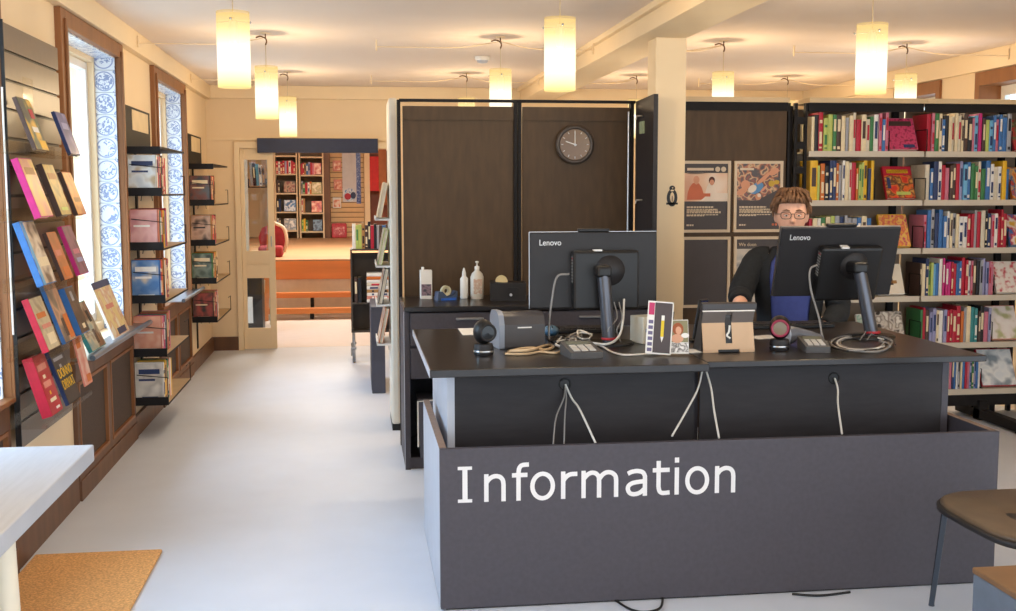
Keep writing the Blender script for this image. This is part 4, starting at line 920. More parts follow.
# eyes, brows, mouth
for sd in (-1, 1):
    MB().ell((sd*.031, -.1005, HZ+.001), (.0125, .006, .0042), n=14, k=8).build('eye', WHITE, person)
    MB().ell((sd*.031, -.1055, HZ-.0005), (.0048, .003, .0038), n=12, k=6).build('iris', mat('iris brown', '#3c2a20', .2), person)
    MB().tube([(sd*.015, -.108, HZ+.024), (sd*.032, -.109, HZ+.029), (sd*.05, -.1, HZ+.024)], [.003, .004, .002], n=6).build('eyebrow', HAIR, person)
    MB().tube([(sd*.016, -.1055, HZ+.006), (sd*.031, -.108, HZ+.0105), (sd*.046, -.102, HZ+.005)], [.0018, .0022, .0015], n=6).build('eyelid', mat('lid shade', '#b98268'), person)
MB().tube([(-.022, -.1, HZ-.066), (-.01, -.106, HZ-.064), (0, -.107, HZ-.065), (.01, -.106, HZ-.064), (.022, -.1, HZ-.066)], [.003, .005, .005, .005, .003], n=8).build('mouth', mat('lips', '#b06a60', .5), person)
# glasses
gl = MB()
for sd in (-1, 1):
    gl.tube([(sd*.034+.026*math.copysign(abs(math.cos(t))**.6, math.cos(t)), -.121, HZ+.001+.018*math.copysign(abs(math.sin(t))**.7, math.sin(t))) for t in [2*PI*k/20 for k in range(21)]], .0019, n=6, cap=False)
    gl.tube([(sd*.059, -.121, HZ+.008), (sd*.076, -.11, HZ+.008), (sd*.085, -.0, HZ+.006)], .0018, n=6)
gl.tube([(-.009, -.121, HZ+.006), (0, -.124, HZ+.009), (.009, -.121, HZ+.006)], .0018, n=6)
gl.build('glasses', BLACK, person)
# hair: cap plus overlapping locks
hr = MB(); rings = []
for i in range(13):
    t = -.05+(PI/2+.05)*i/12; q = max(.02, math.cos(t)); z = .016+.116*math.sin(t)
    rings.append([((HR[0]+.009)*q**.75*math.cos(a), (HR[1]+.011)*q**.75*math.sin(a)-.018+(.03 if math.sin(a) < -.35 and z < .065 else 0), HZ+z-(.075*max(0, math.sin(a))*(1-i/12))) for a in [2*PI*j/36 for j in range(36)]])
hr.loft(rings, cap=False)
rg = random.Random(5)
for k in range(150):
    a = rg.uniform(0, 2*PI); el_ = rg.uniform(.1, 1.45)
    def hp_(el, s=1.0): return Vector(((HR[0]+.010*s)*math.cos(el)**.75*math.cos(a), (HR[1]+.012*s)*math.cos(el)**.75*math.sin(a)-.018, HZ+.018+(.113+.004*s)*math.sin(el)))
    if math.sin(a) < -.3: el_ = max(el_, .62)
    e1 = max(el_-.42, .42 if math.sin(a) < -.35 else -.25)
    p0, p1, p2 = hp_(min(el_+.1, 1.5)), hp_((el_+e1)/2, 1.5), hp_(e1, 1.4)
    dx_ = rg.uniform(-.022, .022); p1 = p1+Vector((0, 0, rg.uniform(-.002, .01))); e1 += rg.uniform(-.05, .1); p2 = hp_(e1, rg.uniform(1.0, 1.9))
    hr.tube(spline([p0, p1+Vector((dx_*.6, 0, .004)), p2+Vector((dx_, -.004, 0))], 4), [.006, .007, .008, .008, .008, .007, .006, .004, .0015][:9], n=6)
hr.build('hair', HAIR, person)
# shirt and cardigan
def torso(off, a0, a1, n=28):
    rings = []
    for z, rx, ry in ((.64, .165, .125), (.72, .16, .122), (.84, .15, .115), (.96, .165, .12), (1.06, .178, .115), (1.13, .165, .095), (1.175, .115, .075), (1.21, .075, .066)):
        rings.append([((rx+off)*math.cos(a), (ry+off)*math.sin(a)+.02, z) for a in [a0+(a1-a0)*j/n for j in range(n+1)]])
    return rings
BLUE = mat('blue shirt cotton', '#3d4a8c', .8, .1, 30); CARD = mat('black cardigan knit', '#1f2226', .9, .2, 60)
MB().loft(torso(.004, 0, 2*PI)[:-1], cap=False).build('shirt', BLUE, person)
cd = MB(); op = .62
rg2 = torso(.016, -PI/2+op, 1.5*PI-op); cd.loft(rg2, cap=False, closed=False); cd.loft(torso(.010, -PI/2+op, 1.5*PI-op), cap=False, closed=False)
for sd in (-1, 1):
    cd.tube(spline([(-.11, .02, 1.14), (-.165, .02, 1.135), (-.22, -.03, 1.05), (-.255, -.085, .965), (-.257, -.13, .945), (-.259, -.19, .93)] if sd < 0 else [(.11, .02, 1.14), (.165, .02, 1.135), (.225, .01, 1.0), (.25, .0, .89), (.22, -.07, .83), (.19, -.1, .80)], 5), [.07]*3+[.07]*5+[.066]*7+[.062]*5+[.057]*5+[.052], n=18)
cd.build('cardigan', CARD, person)
TR = mat('dark trousers', '#2b2d38', .8, .1, 30)
tr = MB()
for sd in (-1, 1): tr.tube(spline([(sd*.09, .04, .665), (sd*.12, -.18, .655), (sd*.13, -.35, .62), (sd*.13, -.36, .5), (sd*.13, -.33, .33)], 5), [.115]*6+[.1]*5+[.09]*5+[.07]*5, n=14)
tr.build('trousers', TR, person)
for sd in (-1, 1): MB().ell((sd*.13, -.41, .262), (.045, .115, .045), n=14, k=8).build('shoe', BLACK, person)
# stool
o = thing('office_stool', 'black swivel stool under the person behind the desk', 'stool', (PX, PY+.03, 0))
MB().lathe([(.02, .495), (.19, .5), (.205, .515), (.2, .542), (.02, .548)], n=28).build('seat', BLACK, o); MB().lathe([(.028, .05), (.028, .495)], n=14).build('column', STEEL, o)
MB().lathe([(.19, .24), (.2, .24), (.2, .255), (.19, .255), (.19, .24)], n=28, cap=False).tube([(-.195, 0, .247), (.195, 0, .247)], .008).build('foot_ring', STEEL, o)
for k in range(5):
    a = k*2*PI/5; lg = MB().tube([(0, 0, .08), (.27*math.cos(a), .27*math.sin(a), .055)], [.024, .016], n=10).build('leg', BLACK, o); MB().ell((.27*math.cos(a), .27*math.sin(a), .025), (.02, .025, .025), n=12, k=8).build('caster', BLACK, lg)

# ================================================================== LEFT WALL: SLATWALL DISPLAY
o = thing('slatwall_display', 'dark slatted display panel on the wall between the first two windows', 'display panel', (XL, 4.99, 0))
sl = MB(); y0, y1 = -.40, .40
zs = [.49+.1106*k for k in range(16)]
SLAT = mat('slat panel brown grey', '#54402c', .34, .1, 20, spec=.8)
sl.box(.034, y0, .49, .045, y1, 2.15, 1)
for k in range(15): sl.box(.045, y0, zs[k]+.008, .055, y1, zs[k+1]-.004, 0)
sl.build('slat_board', [SLAT, BLACK], o)
MB().box(.034, y0-.006, .485, .056, y0, 2.155).build('edge_trim', BLACK, o)
lamp_white = MB().tube([(.045, y0-.012, .95), (.045, y0-.012, 1.9)], .004, n=6); lamp_white.build('hanging_cord', WHITE, o)
XF = -1.20
def wallbook(label, y, z, w_, h_, t, code, cols, bars=(), lean=.33, spine=None, x=XF, scale=14., seed=1., rz=PI/2):
    k = .964; y = y*k+.09; t *= .55; w_ *= .9; w_ *= k; h_ *= k; t *= k; z = 1.5+(z-1.5)*k
    lean = min(lean, math.asin(max(.02, (.108-t)/h_)))
    return face_book('display_book', label, w_, h_, t, BM[code], artmat('cover print '+label, cols, scale, seed=seed), (x, y, z+.008+t*lean), lean, rz, 'face-out books on the slatted panel', [(*b[:4], BM[b[4]]) for b in bars], BM[spine] if spine else None)
def ledge(y0_, y1_, z, lab):
    y0_ *= .964; y1_ *= .964; z = 1.5+(z-1.5)*.964
    b = MB().box(0, y0_, z-.003, XF-.002-XL+.01-.05, y1_, z).box(XF-XL-.044, y0_, z-.003, XF-XL-.04, y1_, z+.016).box(0, y0_, z-.003, .004, y1_, z+.05)
    tag(b.build('acrylic_ledge', ACRYL, None, (XL+.0565, 0, 0)), lab, 'ledge', 'clear acrylic ledges')
for z, a, b, nm in ((1.655, 4.58, 5.45, 'top'), (1.385, 4.6, 5.53, 'second'), (1.112, 4.6, 5.53, 'third'), (.838, 4.6, 5.53, 'fourth'), (.567, 4.63, 5.42, 'lowest')):
    ledge(a, b, z, f'clear acrylic ledge, {nm} on the slatted panel')
o = tag(MB().box(0, -.07, 0, .003, .07, .3).box(0, -.07, 0, .05, .07, .003).box(.05, -.07, 0, .053, .07, .05).build('acrylic_holder', ACRYL, None, (-1.30, 4.83, 1.658)), 'tall clear acrylic holder standing beside the colourful top book', 'holder')
wallbook('colourful dark book with a red fruit on the top ledge', 4.72, 1.655, .20, .22, .03, 'd', ['#3b3a34', '#5b6a3e', '#d2a23a', '#e6c04a'], [(.55, .62, .85, .8, 'r'), (.3, .35, .75, .45, 'w'), (.45, .05, .95, .2, 'y')], spine='d', seed=2)
wallbook('blue violet book alone at the right of the top ledge', 5.26, 1.655, .19, .20, .028, 'n', ['#46467c', '#5b5c94', '#8a86b0'], [(.2, .6, .8, .75, 'v')], spine='n', seed=3)
wallbook('pink-spined book with a yellow cover on the second ledge', 4.74, 1.385, .205, .25, .05, 'p', ['#d8b25a', '#e0a070', '#cf8f78'], [(.15, .72, .85, .84, 'e')], spine='p', seed=4)
wallbook('olive gold book in the middle of the second ledge', 5.06, 1.385, .19, .235, .045, 'd', ['#a08a3a', '#b99a3e', '#8a7a34'], [(.15, .7, .85, .82, 'e'), (.2, .1, .8, .16, 'l')], spine='d', seed=5)
wallbook('orange book at the right of the second ledge', 5.34, 1.385, .18, .205, .035, 'o', ['#c9822e', '#d99a3c', '#b8662a'], [(.2, .3, .9, .4, 'e')], spine='d', seed=6)
wallbook('blue-spined book with a sepia cover on the third ledge', 4.74, 1.112, .22, .27, .05, 'b', ['#6a5546', '#c9b59c', '#e2d6c4', '#8c745e'], [(.02, 0, .18, 1, 's'), (.3, .28, .95, .42, 'c')], spine='b', seed=7)
wallbook('orange brown book in the middle of the third ledge', 5.05, 1.112, .17, .215, .03, 'o', ['#a8602a', '#c06a30', '#c96a4c'], [(.15, .5, .7, .62, 'h'), (.25, .05, .9, .26, 'o')], spine='d', seed=8)
wallbook('purple book with pink print at the right of the third ledge', 5.34, 1.112, .19, .235, .035, 'p', ['#7d4a66', '#8f5a72', '#6a4258'], [(.2, .42, .8, .52, 'm'), (.25, .25, .85, .34, 'v')], spine='p', seed=9)
wallbook('beige picture book with red lettering on the fourth ledge', 4.77, .838, .2, .23, .05, 'd', ['#b9a683', '#cbbb98', '#a08c6a'], [(.1, .6, .8, .7, 'o'), (.2, .4, .9, .48, 'h'), (.3, .1, .85, .3, 'c')], spine='r', seed=10)
wallbook('blue-edged novel with a portrait cover on the fourth ledge', 5.04, .838, .2, .27, .03, 'n', ['#9a7a62', '#c89878', '#8a7868', '#6b5a50'], [(.6, .05, .98, .45, 'o'), (.35, .1, .58, .4, 'd')], spine='b', seed=11)
wallbook('dark brown book with a bright blue spine on the fourth ledge', 5.32, .838, .17, .225, .05, 'b', ['#4a3a34', '#5c473e', '#3a2e2a'], [(.4, .1, .7, .2, 'c'), (.35, .7, .6, .9, 'a')], spine='b', seed=12)
wallbook('thick red book with pale lettering on the lowest ledge', 4.77, .567, .19, .255, .075, 'r', ['#b02230', '#b82636'], [(.1, .74, .8, .84, 'h'), (.3, .6, .5, .66, 'c'), (.15, .45, .75, .55, 'h'), (.4, .32, .5, .38, 'y'), (.25, .2, .75, .26, 'c'), (.5, .06, .8, .1, 'w')], spine='r', seed=13)
bk = wallbook('black book with bold yellow lettering on the lowest ledge', 5.07, .567, .235, .245, .03, 'k', ['#22252c', '#2a2e36'], [(.1, .8, .8, .86, 'a'), (.35, .66, .5, .72, 'a')], spine='n', seed=14)
for q, s_ in enumerate(('DONNO', 'DRIVAT')):
    text_mesh('cover_title', s_, .058, BM['y'], bk, Matrix.Translation((-.09, -.0014, .115-.05*q)) @ Matrix.Rotation(PI/2, 4, 'X') @ Matrix.Scale(.95, 4, (1, 0, 0)))
wallbook('pink and white leaflet drooping at the end of the lowest ledge', 5.34, .60, .16, .235, .012, 'h', ['#e2c9bc', '#d99a88', '#c8584a'], [(.1, .75, .6, .95, 'o'), (.4, .05, .9, .2, 'o')], spine='h', seed=15, lean=.2)
# tray and books on the first sill
def tray(y0_, y1_, lab):
    o = thing('sill_tray', lab, 'tray', (XL+.05, (y0_+y1_)/2, .7055), group='metal trays on the sills'); Lh = (y1_-y0_)/2
    MB().box(-.04, -Lh, 0, .075, Lh, .006).build('tray_base', STEEL, o); MB().tube([(.075, -Lh, .012), (.075, Lh, .012)], .014, n=10).build('front_rail', mat('steel blue rail', '#7d8b9c', .3, metal=.7), o)
tray(5.52, 7.05, 'steel tray on the sill under the window with leaning books'); tray(8.4, 9.5, 'steel tray on the farther window sill')
face_book('display_book', 'landscape paperback leaning on the first sill tray', .30, .25, .02, BM['t'], artmat('landscape cover', ['#7fa0a4', '#c6bfa4', '#6a4e3e', '#8a5f40'], 9, seed=16), (-1.285, 5.86, .722), .42, PI/2, 'books on the sill tray', [(.55, .1, .7, .4, BM['d']), (.7, .55, .85, .8, BM['k'])])
face_book('brochure', 'yellow map brochure with navy bands leaning on the first sill tray', .40, .32, .012, BM['w'], artmat('yellow map', ['#e2c987', '#e9d79c', '#d8a984', '#efe6cf'], 14, seed=17), (-1.285, 6.42, .719), .36, PI/2, 'books on the sill tray', [(0, .88, 1, 1, BM['n']), (.35, .03, .85, .14, BM['n']), (.25, .5, .7, .58, BM['h'])], cat='brochure')

# ================================================================== WALL-MOUNTED SHELF RACKS
def rack(y0_, zs_, z_top, cods, where, lens):
    o = thing('shelf_rack', f'black metal wall shelf rack {where}', 'shelf', (XL, y0_, 0), group='black wall shelf racks')
    Wx = .215; Ln = lens
    MB().box(.002, .30, .16, .009, .36, z_top).box(.002, -.06, z_top, .014, .84, z_top+.25).build('back_post', BMETAL, o)
    MB().box(.014, .22, z_top+.11, .017, .76, z_top+.235).build('sign_card', mat('pale tan card', '#d9c29a'), o)
    MB().box(.01, 0, z_top-.045, Wx, .012, z_top).box(.01, .012, z_top-.012, Wx, Ln, z_top).build('shelf', BMETAL, o)
    for k, z in enumerate(zs_):
        s = MB().box(.01, 0, z, Wx, .01, z+.05).box(.01, .01, z, Wx, Ln, z+.01).build('shelf', BMETAL, o)
        MB().box(.014, .012, z+.0101, Wx-.004, Ln-.004, z+.012).build('shelf_liner', mat('liner tan', '#b59a74'), s)
        b = MB().tube([(Wx-.002, .004, z+.045), (Wx-.002, .004, z+.17), (.03, .004, z+.19)], .003, n=6).tube([(Wx, Ln-.02, z), (Wx, Ln-.02, z+.13), (Wx, Ln-.2, z+.13)], .003, n=6)
        b.tube([(.06, .2, z), (.055, .2, z-.03)], .0025, n=6).tube([(.12, .2, z), (.125, .2, z-.03)], .0025, n=6)
        b.build('wire_guard', BMETAL, s)
        rng = random.Random(int(y0_*10)+k); y = y0_+.02
        for j, c in enumerate(cods[k][0]):
            t = rng.uniform(.026, .044); hh = cods[k][1]*rng.uniform(.94, 1.02) if j else cods[k][1]
            lab = f"{PAL[c][0]} book, {['facing the desk, first' if j == 0 else ORD[j]][0]} on the {rowname[k]} loaded shelf of the rack {where}"
            lab = f"{PAL[c][0]} book, {ORD[j]} on {['top','second','third','fourth','lowest'][k]} loaded shelf, rack {where}"
            mb = MB(); book_mesh(mb, t-.001, .165, hh, rng)
            if j == 0:
                for z0, z1, a0, a1 in ((.72, .84, .12, .9), (.55, .6, .3, .9), (.08, .16, .2, .8))[k % 2:]: mb.box(-.002, .16*a0, hh*z0, -.001, .16*a1, hh*z1, 2)
                mb.box(-.001, .006, .004, 0, .162, hh*.985, 3)
            ob = mb.build('book', [BM[c], PAPER, BM[ACC[c]], cods[k][2]], None, (XL+.045+.165, y+t, z+.0125)); 
            ob.rotation_euler = (0, 0, PI/2); ob.location = (XL+.018+.165, y, z+.0125)
            # spine faces the room; the first cover faces the desk
            ob.scale = (1, 1, 1); tag(ob, lab, 'book', f'books on the rack {where}'); y += t
    return o
A = lambda n, c, s=1: artmat('rack print '+n, c, 12, seed=s)
WA, WB_ = 'beside the nearer window', 'in the far corner'
rack(7.07, [1.478, 1.150, .828, .50, .198], 1.775,
     [('wrarckmir', .235, A('a', ['#c9d4dc', '#dfe4e6', '#b9a88a'])), ('hdtroyebr', .235, A('b', ['#d99a9a', '#e2b0ac', '#c98a8c'], 2)), ('brodewonr', .25, A('c', ['#3f6fa8', '#6f8fb8', '#d6c6ae'], 3)), ('hmpdvgrem', .235, A('d', ['#e0a88c', '#d9967c', '#e6b8a0'], 4)), ('wyyegtowy', .25, A('e', ['#d9d2c6', '#c2bcb4', '#e6e0d6'], 5))], WA, .95)
rack(9.62, [1.39, 1.058, .742, .418], 1.735,
     [('kdrecorde', .235, A('f', ['#3a3c40', '#7a4a40', '#5a5c60'], 6)), ('edrrhkrmd', .24, A('g', ['#a07c6a', '#c9a58e', '#5c4a40'], 7)), ('gkdeoydec', .24, A('h', ['#4f5f56', '#7c8c80', '#3c4640'], 8)), ('drkemrdah', .235, A('i', ['#5a3a34', '#a85048', '#33302e'], 9))], WB_, 1.05)

# ================================================================== TABLE, MAT, CHAIR, BOX
o = thing('grey_table', 'pale grey table in the near corner by the door mat', 'table', (-1.05, 2.75, 0))
MB().rbox(-.262, -.85, .69, .255, .75, .741, .004).build('table_top', mat('light grey laminate', '#b2b5bc', .5, .05, 12, stretch=(6, .5, 1)), o)
MB().box(.02, .15, .741, .06, .19, .742).build('cable_cover', mat('worn white cover', '#e3e3e3'), o)
LGM = mat('cream leg', '#ddd3bf', .5, .04)
for k, (x, y) in enumerate(((.215, -.03), (-.24, -.03), (.2, -.75), (-.24, -.75))):
    MB().tube(spline([(x, y, .69), (x+.005, y, .5), (x+.01, y, .3), (x+.005, y-.02, .12), (x-.02, y-.06, 0.004)]), [.03]*33, n=14).build('leg', LGM, o)
tag(MB().rbox(XL+.04, 3.55, 0.0005, -.822, 4.757, .016, .006).build('door_mat', COIR), 'brown coir door mat on the floor by the table', 'mat')
o = thing('chair', 'brown-seated chair with a thin metal leg at the desk corner', 'chair', (2.2, 3.33, 0))
SEATM = mat('brown seat veneer', '#5a4a3a', .45, .12, 14)
n = 40
def rr(sx, sy, z, e=4.2):
    return [(sx*math.copysign(abs(math.cos(t))**(2/e), math.cos(t)), sy*math.copysign(abs(math.sin(t))**(2/e), math.sin(t)), z-.012*(math.cos(t)**2)) for t in [2*PI*k/n for k in range(n)]]
MB().loft([rr(.24, .27, .437), rr(.255, .285, .443), rr(.255, .285, .455), rr(.245, .275, .461), rr(.05, .05, .452)], smooth=True).build('seat', SEATM, o)
MB().loft([rr(.25, .28, .422), rr(.265, .295, .43), rr(.265, .295, .444), rr(.257, .287, .447)], cap=True).build('seat_rim', BLK2, o)
CH = mat('dark chrome', '#5d6570', .25, .05, metal=.9)
for x, y in ((-.15, .40), (-.15, -.28), (.25, .32), (.25, -.28)):
    MB().tube([(x*1.2, y*.68, .424), (x, y, .012), (x, y, 0.003)], [.012, .010, .011], n=10).build('leg', CH, o)
bk = MB().loft([[(.27+.03*math.sin(zz/.3), yy, .52+zz) for yy in [(-.2+.4*k/10) for k in range(11)]]+[(.285+.03*math.sin(zz/.3), yy, .52+zz) for yy in [(.2-.4*k/10) for k in range(11)]] for zz in (0, .1, .2, .3)]).build('backrest', SEATM, o)
MB().tube([(.2, -.12, .43), (.27, -.12, .45), (.29, -.12, .7)], .01).tube([(.2, .12, .43), (.27, .12, .45), (.29, .12, .7)], .01).build('back_support', CH, o)
o = thing('storage_cube', 'grey-blue cube with a brown top in front of the chair', 'box', (1.93, 2.66, 0))
MB().rbox(-.18, -.3, 0, .18, .3, .402, .006).build('body', mat('slate blue laminate', '#5f6b7c', .6, .08, 20), o); MB().rbox(-.182, -.302, .402, .182, .302, .42, .004).build('lid', mat('brown lid', '#75573b', .5, .1, 12), o)

# ================================================================== BOOK TROLLEY IN THE DOORWAY
o = thing('book_trolley', 'dark book trolley on casters standing in the doorway', 'trolley', (.14, 10.15, 0))
TM = mat('trolley brown', '#4b423b', .5, .08, 12)
MB().box(-.19, -.2, .27, -.175, .2, 1.0).build('side_panel', TM, o); MB().box(.175, -.2, .27, .19, .2, 1.0).build('side_panel', TM, o)
MB().box(-.175, .0, .27, .175, .012, .96).build('back_panel', TM, o)
for z in (.27, .52, .99): MB().box(-.175, -.2, z, .175, .2, z+.015).build('shelf', TM, o)
for x in (-.17, .17):
    for y in (-.17, .17):
        c_ = MB().tube([(x, y, .27), (x, y, .13)], .014, n=10).box(x-.022, y-.02, .12, x+.022, y+.02, .14).tube([(x-.02, y, .13), (x-.02, y, .06)], .008, n=8).build('caster_fork', STEEL, o)
        MB().tube([(x-.013, y, .06), (x+.013, y, .06)], .06, n=18).build('caster_wheel', mat('wheel grey', '#7d7f84', .4), c_)
x = .14-.17
rng = random.Random(12)
for j, c in enumerate('wlledkrkadbdk'):
    t = rng.uniform(.022, .03) if j else .03
    book(c, (x, 9.985, 1.0055), t-.001, .16, rng.uniform(.2, .24), f'{PAL[c][0]} book, {ORD[j]} from the left on top of the trolley', 'books on the trolley', rng=rng); x += t
for j, c in enumerate('dk'): book(c, (.14-.16+j*.035, 9.965, .5355), .03, .16, .22, f'{PAL[c][0]} book standing at the left of the trolley middle shelf', 'books on the trolley', rng=rng)
z = .5355
for j, c in enumerate('whwewiwow'):
    mb = MB(); book_mesh(mb, .028, .2, .22, rng)
    ob = mb.build('book', [BM[c], PAPER, BM[ACC[c]]], None, (.14+.17, 9.94, z)); ob.rotation_euler = (0, -PI/2, 0)
    tag(ob, f'{PAL[c][0]} magazine lying {ORD[j]} from the bottom of the trolley pile', 'book', 'magazine pile on the trolley'); z += .0285

# ================================================================== FAR ROOM
FL, FR, FE = -2.3, 2.2, 21.3
OW = mat('far room wall', '#dcb98c', .8, .03, 3)
struct(MB().box(FL-.1, YB+.12, 0, FL, FE, 3.2).build('wall_farleft', OW), 'far room wall seen through the door'); struct(MB().box(FR, YB+.12, 0, FR+.1, FE, 3.2).build('wall_farright', OW), 'far room wall')
struct(MB().box(FL, FE, 0, FR, FE+.1, 3.2).build('wall_farback', OW), 'far room end wall'); struct(MB().box(FL-.1, YB+.12, 3.2, FR+.1, FE+.1, 3.3).box(FL, YB+.12, H, FR, YB+.2, 3.2).build('ceiling_far', CEIL), 'far room ceiling')
struct(MB().box(FL-.1, YB+.12, -.1, XL-.35, FE+.1, 0).box(FL, YB+.121, 0, FR, FE, .001).build('floor_far', mat('far pale floor', '#d8cfc8', .4, .03)), 'pale floor of the far room')
lf = thing('added_ceiling_fill', 'unseen white panel light added to brighten the far room', 'lamp', (-.2, 15.5, 3.2))  # unseen lamp, added only to light the far room
MB().box(-.6, -1.2, -.05, .6, 1.2, -.001).build('housing', WHITE, lf)
al = bpy.data.lights.new('far_fill_light', 'AREA'); al.energy = FAR_W; al.color = (1, .92, .80); al.shape = 'RECTANGLE'; al.size = 1.2; al.size_y = 2.4
ao = bpy.data.objects.new('far_fill_light', al); C.objects.link(ao); ao.location = (0, 0, -.06); ao.parent = lf
# stage with stepped benches
o = thing('stage', 'raised wooden platform with an orange front edge in the far room', 'platform', (-.2, 17.6, 0))
MB().box(-1.95, -3.55, 0, 2.3, 3.6, .64).build('platform_base', mat('stage riser cream', '#efe2cf', .6), o); MB().box(-1.95, -3.6, .64, 2.3, 3.6, .68).build('platform_top', BEIGE, o)
MB().box(-1.95, -3.62, .44, 2.3, -3.56, .66).build('front_fascia', ORANGE, o)
for yy, z in ((13.75, .30), (13.55, .13)):
    o = thing('bench_step', f"long orange wooden bench step, {'upper' if z > .2 else 'lower'} one before the platform", 'bench', (-.2, yy, 0), group='orange bench steps')
    MB().box(-1.9, -.07, z-.06, 2.2, .07, z).build('plank', ORANGE, o)
    for x in (-1.2, -.33, .8): MB().box(x-.02, -.05, .001, x+.02, .05, z-.06).build('support', BMETAL, o)
# far bookcases
BCW = mat('far bookcase cream', '#ddc9a8', .6, .03); BCB = mat('far bookcase back', '#6a5a4a', .7, .08)
fz = [2.12, 1.80, 1.46, 1.13, .80]
fcol = ['rwrrvrwr', 'rrebvrp', 'd', 'wgrgo', 'b', 'r', 'w', 'n']
for bi, (xa, xb, lab) in enumerate(((-1.40, -1.02, 'left'), (-.97, -.56, 'right'))):
    o = thing('far_bookcase', f"cream far bookcase, {['narrow one beside the door glass', 'one beside the brown pillar'][bi]}", 'bookcase', ((xa+xb)/2, 20.6, .681), group='far room bookcases')
    Lh = (xb-xa)/2
    MB().box(-Lh, .14, 0, Lh, .15, 1.75).build('back_panel', BCB, o)
    for sx in (-1, 1): MB().box(sx*Lh-.012, -.15, 0, sx*Lh+.012, .15, 1.75).build('side_panel', BCW, o)
    for k, z in enumerate(fz): MB().box(-Lh+.012, -.15, z-.681-(.02 if bi else 0), Lh-.012, .14, z-.681+.025-(.02 if bi else 0)).build('shelf', BCW, o)
    for k, z in enumerate(fz[1:]):
        zz_ = z+.0255-(.02 if bi else 0); rng = random.Random(bi*7+k); x = xa+.02
        codes = [['rwrrvrwrr', 'dd', 'kn', 'wd'], ['rrebvrm', 'agrwo', 'ie', 'lyg']][bi][k]
        for j, c in enumerate(codes):
            t = rng.uniform(.03, .044); hh = rng.uniform(.19, .23) if (bi, k) != (1, 2) else .25
            ob = book(c, (x, 20.47, zz_), t-.002, .15, hh, f"{PAL[c][0]} book, {ORD[j]} on the {['top','second','third','lowest'][k]} shelf of the far {['narrow bookcase', 'bookcase by the brown pillar'][bi]}", 'far bookcase books', rng=rng)
            x += t
    fo = [[(1, 'd', ['#5c4a3c', '#b08a6a', '#8a4a3a'], .2, 'dark picture'), (2, 'b', ['#4f86c0', '#dfe8f0', '#3a6aa0'], .2, 'blue and white'), (3, 'w', ['#e6e4e0', '#7a8a9a', '#c9c4bc'], .2, 'white patterned')],
          [(0, 'r', ['#c8483e', '#e6b8a0'], .13, 'small red'), (1, 'l', ['#c9b070', '#a89858', '#e0d0a0'], .17, 'yellow green'), (2, 'r', ['#c23a3a', '#e07a5a', '#f0c0a0'], .18, 'red and cream'), (3, 'n', ['#3a5068', '#6a8aa8', '#28384a'], .16, 'dark blue')]][bi]
    for k, c, cols, w_, nm in fo:
        face_book('display_book', f"{nm} book face-out in the far {['narrow bookcase', 'bookcase by the brown pillar'][bi]}", w_, .2, .03, BM[c], artmat(f'far print {bi}{k}', cols, 16, seed=k+bi), (xb-.03-w_/2, 20.465, fz[k+1]+.034-(.02 if bi else 0)), .15, 0, 'far bookcase face-out books')
struct(MB().box(-.55, 20.5, .68, -.44, 20.8, 3.2).build('trim_5', DWOOD), 'dark wooden pillar beside the far bookcase')
o = thing('slatwall', 'cream slatted wall panel with posters in the far room', 'display panel', (-.14, 20.85, .681))
b = MB().box(-.3, .015, 0, .3, .04, 2.0, 1)
for k in range(22): b.box(-.3, 0, k*.09+.01, .3, .015, k*.09+.082, 0)
b.build('slat_board', [mat('slat cream', '#dcb98a', .6, .04), mat('slat groove', '#9a7a56')], o)
for k, (px, py) in enumerate(((337, 171), (338, 190), (337, 208))):
    p = at(px, py, Y=20.8); tag(MB().rbox(-.075, -.03, 0, .075, 0, .19, .003).box(-.06, -.032, .02, .06, -.03, .15, 1).build('pamphlet', [WHITE if k == 2 else BM['h'], artmat(f'orange pamphlet {k}', ['#c85a3a', '#e8a888', '#f0d8c4'], 18, seed=k)], None, (p.x, 20.84, p.z)), ['orange pamphlet, highest on the far slatted wall', 'orange pamphlet, middle one on the far slatted wall', 'white-framed pamphlet, lowest on the far slatted wall'][k], 'pamphlet', 'pamphlets on the slatted wall')
o = thing('tall_poster', 'tall grey poster with a blue globe on the far slatted wall', 'poster', (at(350, 202, Y=20.83).x, 20.835, at(350, 202, Y=20.83).z))
MB().box(-.13, -.004, 0, .12, 0, 1.0).build('sheet', mat('poster pale grey', '#c9cbd2'), o)
b = MB(); disc(b, .0, .13, .11, .12, -.0045, 0); disc(b, -.04, .1, .06, .06, -.006, 1); disc(b, .06, .12, .05, .06, -.006, 2); b.build('globe_art', [artmat('globe', ['#3f78b8', '#d8e0e8', '#4a8ac8'], 20), mat('poster red', '#a8283c'), mat('poster navy', '#2c3a5c')], o)
MB().box(.12, -.003, -.03, .2, 0, 1.0).build('side_strip', artmat('navy dotted strip', ['#2c4286', '#3a549a', '#8a98c4'], 40), o)
tag(MB().rbox(-.13, -.1, 0, .14, .1, .26, .02).box(-.1, -.102, .05, .1, -.1, .2, 1).build('tote_bag', [mat('tote red', '#b84450', .7, .2, 30), artmat('tote print', ['#c46a70', '#b03a48', '#d8a0a0'], 24)], None, (at(339, 237, Y=20.5).x, 20.6, .682)), 'red patterned bag on the platform under the pamphlets', 'bag')
struct(MB().box(.17, 20.75, .68, .27, 20.9, 3.2).box(.27, 20.75, 2.25, .9, 20.9, 2.4).build('trim_6', CREAM), 'pale frame of the far opening')
o = thing('dark_alcove', 'dark red-brown alcove board beyond the far slatted wall', 'panel', (.6, 20.9, .681)); MB().box(-.33, 0, 0, .4, .03, 1.6).build('board', mat('alcove red brown', '#7a4636', .6, .15, 4), o)
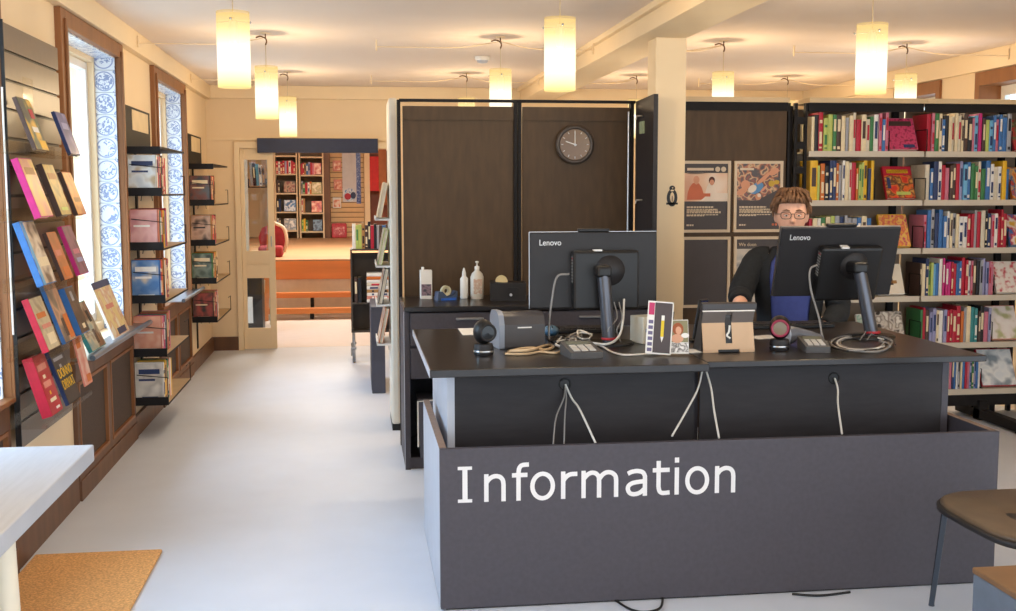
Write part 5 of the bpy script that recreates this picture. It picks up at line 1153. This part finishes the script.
tag(MB().box(-.08, 0, 0, .08, .012, .62).build('banner', mat('red banner', '#c8282c', .6, .1, 12), None, (at(374.5, 190, Y=20.7).x, 20.7, at(374.5, 191, Y=20.7).z)), 'red hanging banner in the far alcove', 'banner')
tag(MB().box(-.07, 0, 0, .07, .02, 1.0).build('wood_board', mat('rust board', '#a8683e', .6, .15, 8), None, (at(383, 200, Y=20.72).x, 20.72, at(383, 205, Y=20.7).z)), 'rust-coloured board beside the red banner', 'board')
# armchair on the platform, leaning board, wall rack seen through the door glass
p = at(274, 262, Y=14.6)
o = thing('armchair', 'red armchair with a cream edge on the platform', 'armchair', (p.x-.03, 14.7, .681))
MB().rbox(-.16, -.18, .0, .14, .18, .14, .03).build('seat', mat('red upholstery', '#9a3038', .8, .15, 20), o)
MB().loft([[(x*a, .1+.05*s_, z) for (x, z) in [(-.15, .1), (.15, .1), (.17, .25), (.13, .36), (.0, .42), (-.13, .36), (-.17, .25)]] for s_, a in ((0, 1), (1, .95))], smooth=False).build('backrest', mat('red upholstery', '#9a3038'), o, bevel=.02)
MB().tube(spline([(.15, .05, .05), (.185, .05, .2), (.15, .05, .36), (.03, .05, .43)]), .022, n=10).build('arm', mat('cream upholstery', '#d8c4ae', .8), o)
o = thing('hanging_rack', 'small black book rack on the far wall seen through the door glass', 'rack', (-1.10, 13.0, 1.55))
MB().box(-.09, -.05, 0, .12, .1, .012).box(-.09, -.05, .012, -.08, .1, .1).box(.11, -.05, .012, .12, .1, .1).build('rack_body', BMETAL, o)
MB().box(.12, .02, -1.549, .15, .1, .33).build('rack_post', BCW, o)
for j, c in enumerate('akswe'):
    ob = book(c, (-1.155+j*.033, 12.965, 1.571), .03, .12, .26-.01*j, f'{PAL[c][0]} brochure, {ORD[j]} from the left in the small rack behind glass', 'brochures in the small rack', rng=random.Random(j), tilt=-.05)
tag(MB().box(-.02, -.02, 0, .03, .02, 1.15).build('leaning_board', ORANGE, None, (-1.06, 13.4, .0015)), 'orange wooden upright behind the door glass', 'board'); bpy.data.objects['leaning_board'].rotation_euler = (0, .06, 0)
o = thing('notice_panel', 'pale standing notice panel behind the door glass', 'panel', (-1.28, 12.7, 0)); MB().rbox(-.12, -.01, .45, .12, .01, 1.9, .004).build('board', mat('pale panel', '#e4dac8'), o)
MB().box(-.1, -.1, .001, -.08, .1, .45).box(.08, -.1, .001, .1, .1, .45).build('foot', BMETAL, o)
o = thing('dark_cabinet', 'low black cabinet behind the lower door glass', 'cabinet', (-1.05, 12.3, 0)); MB().rbox(-.2, -.15, .002, .06, .15, .66, .004).build('carcass', BLACK, o); MB().box(-.12, -.153, .12, -.04, -.15, .4).build('paper_note', WHITE, o)
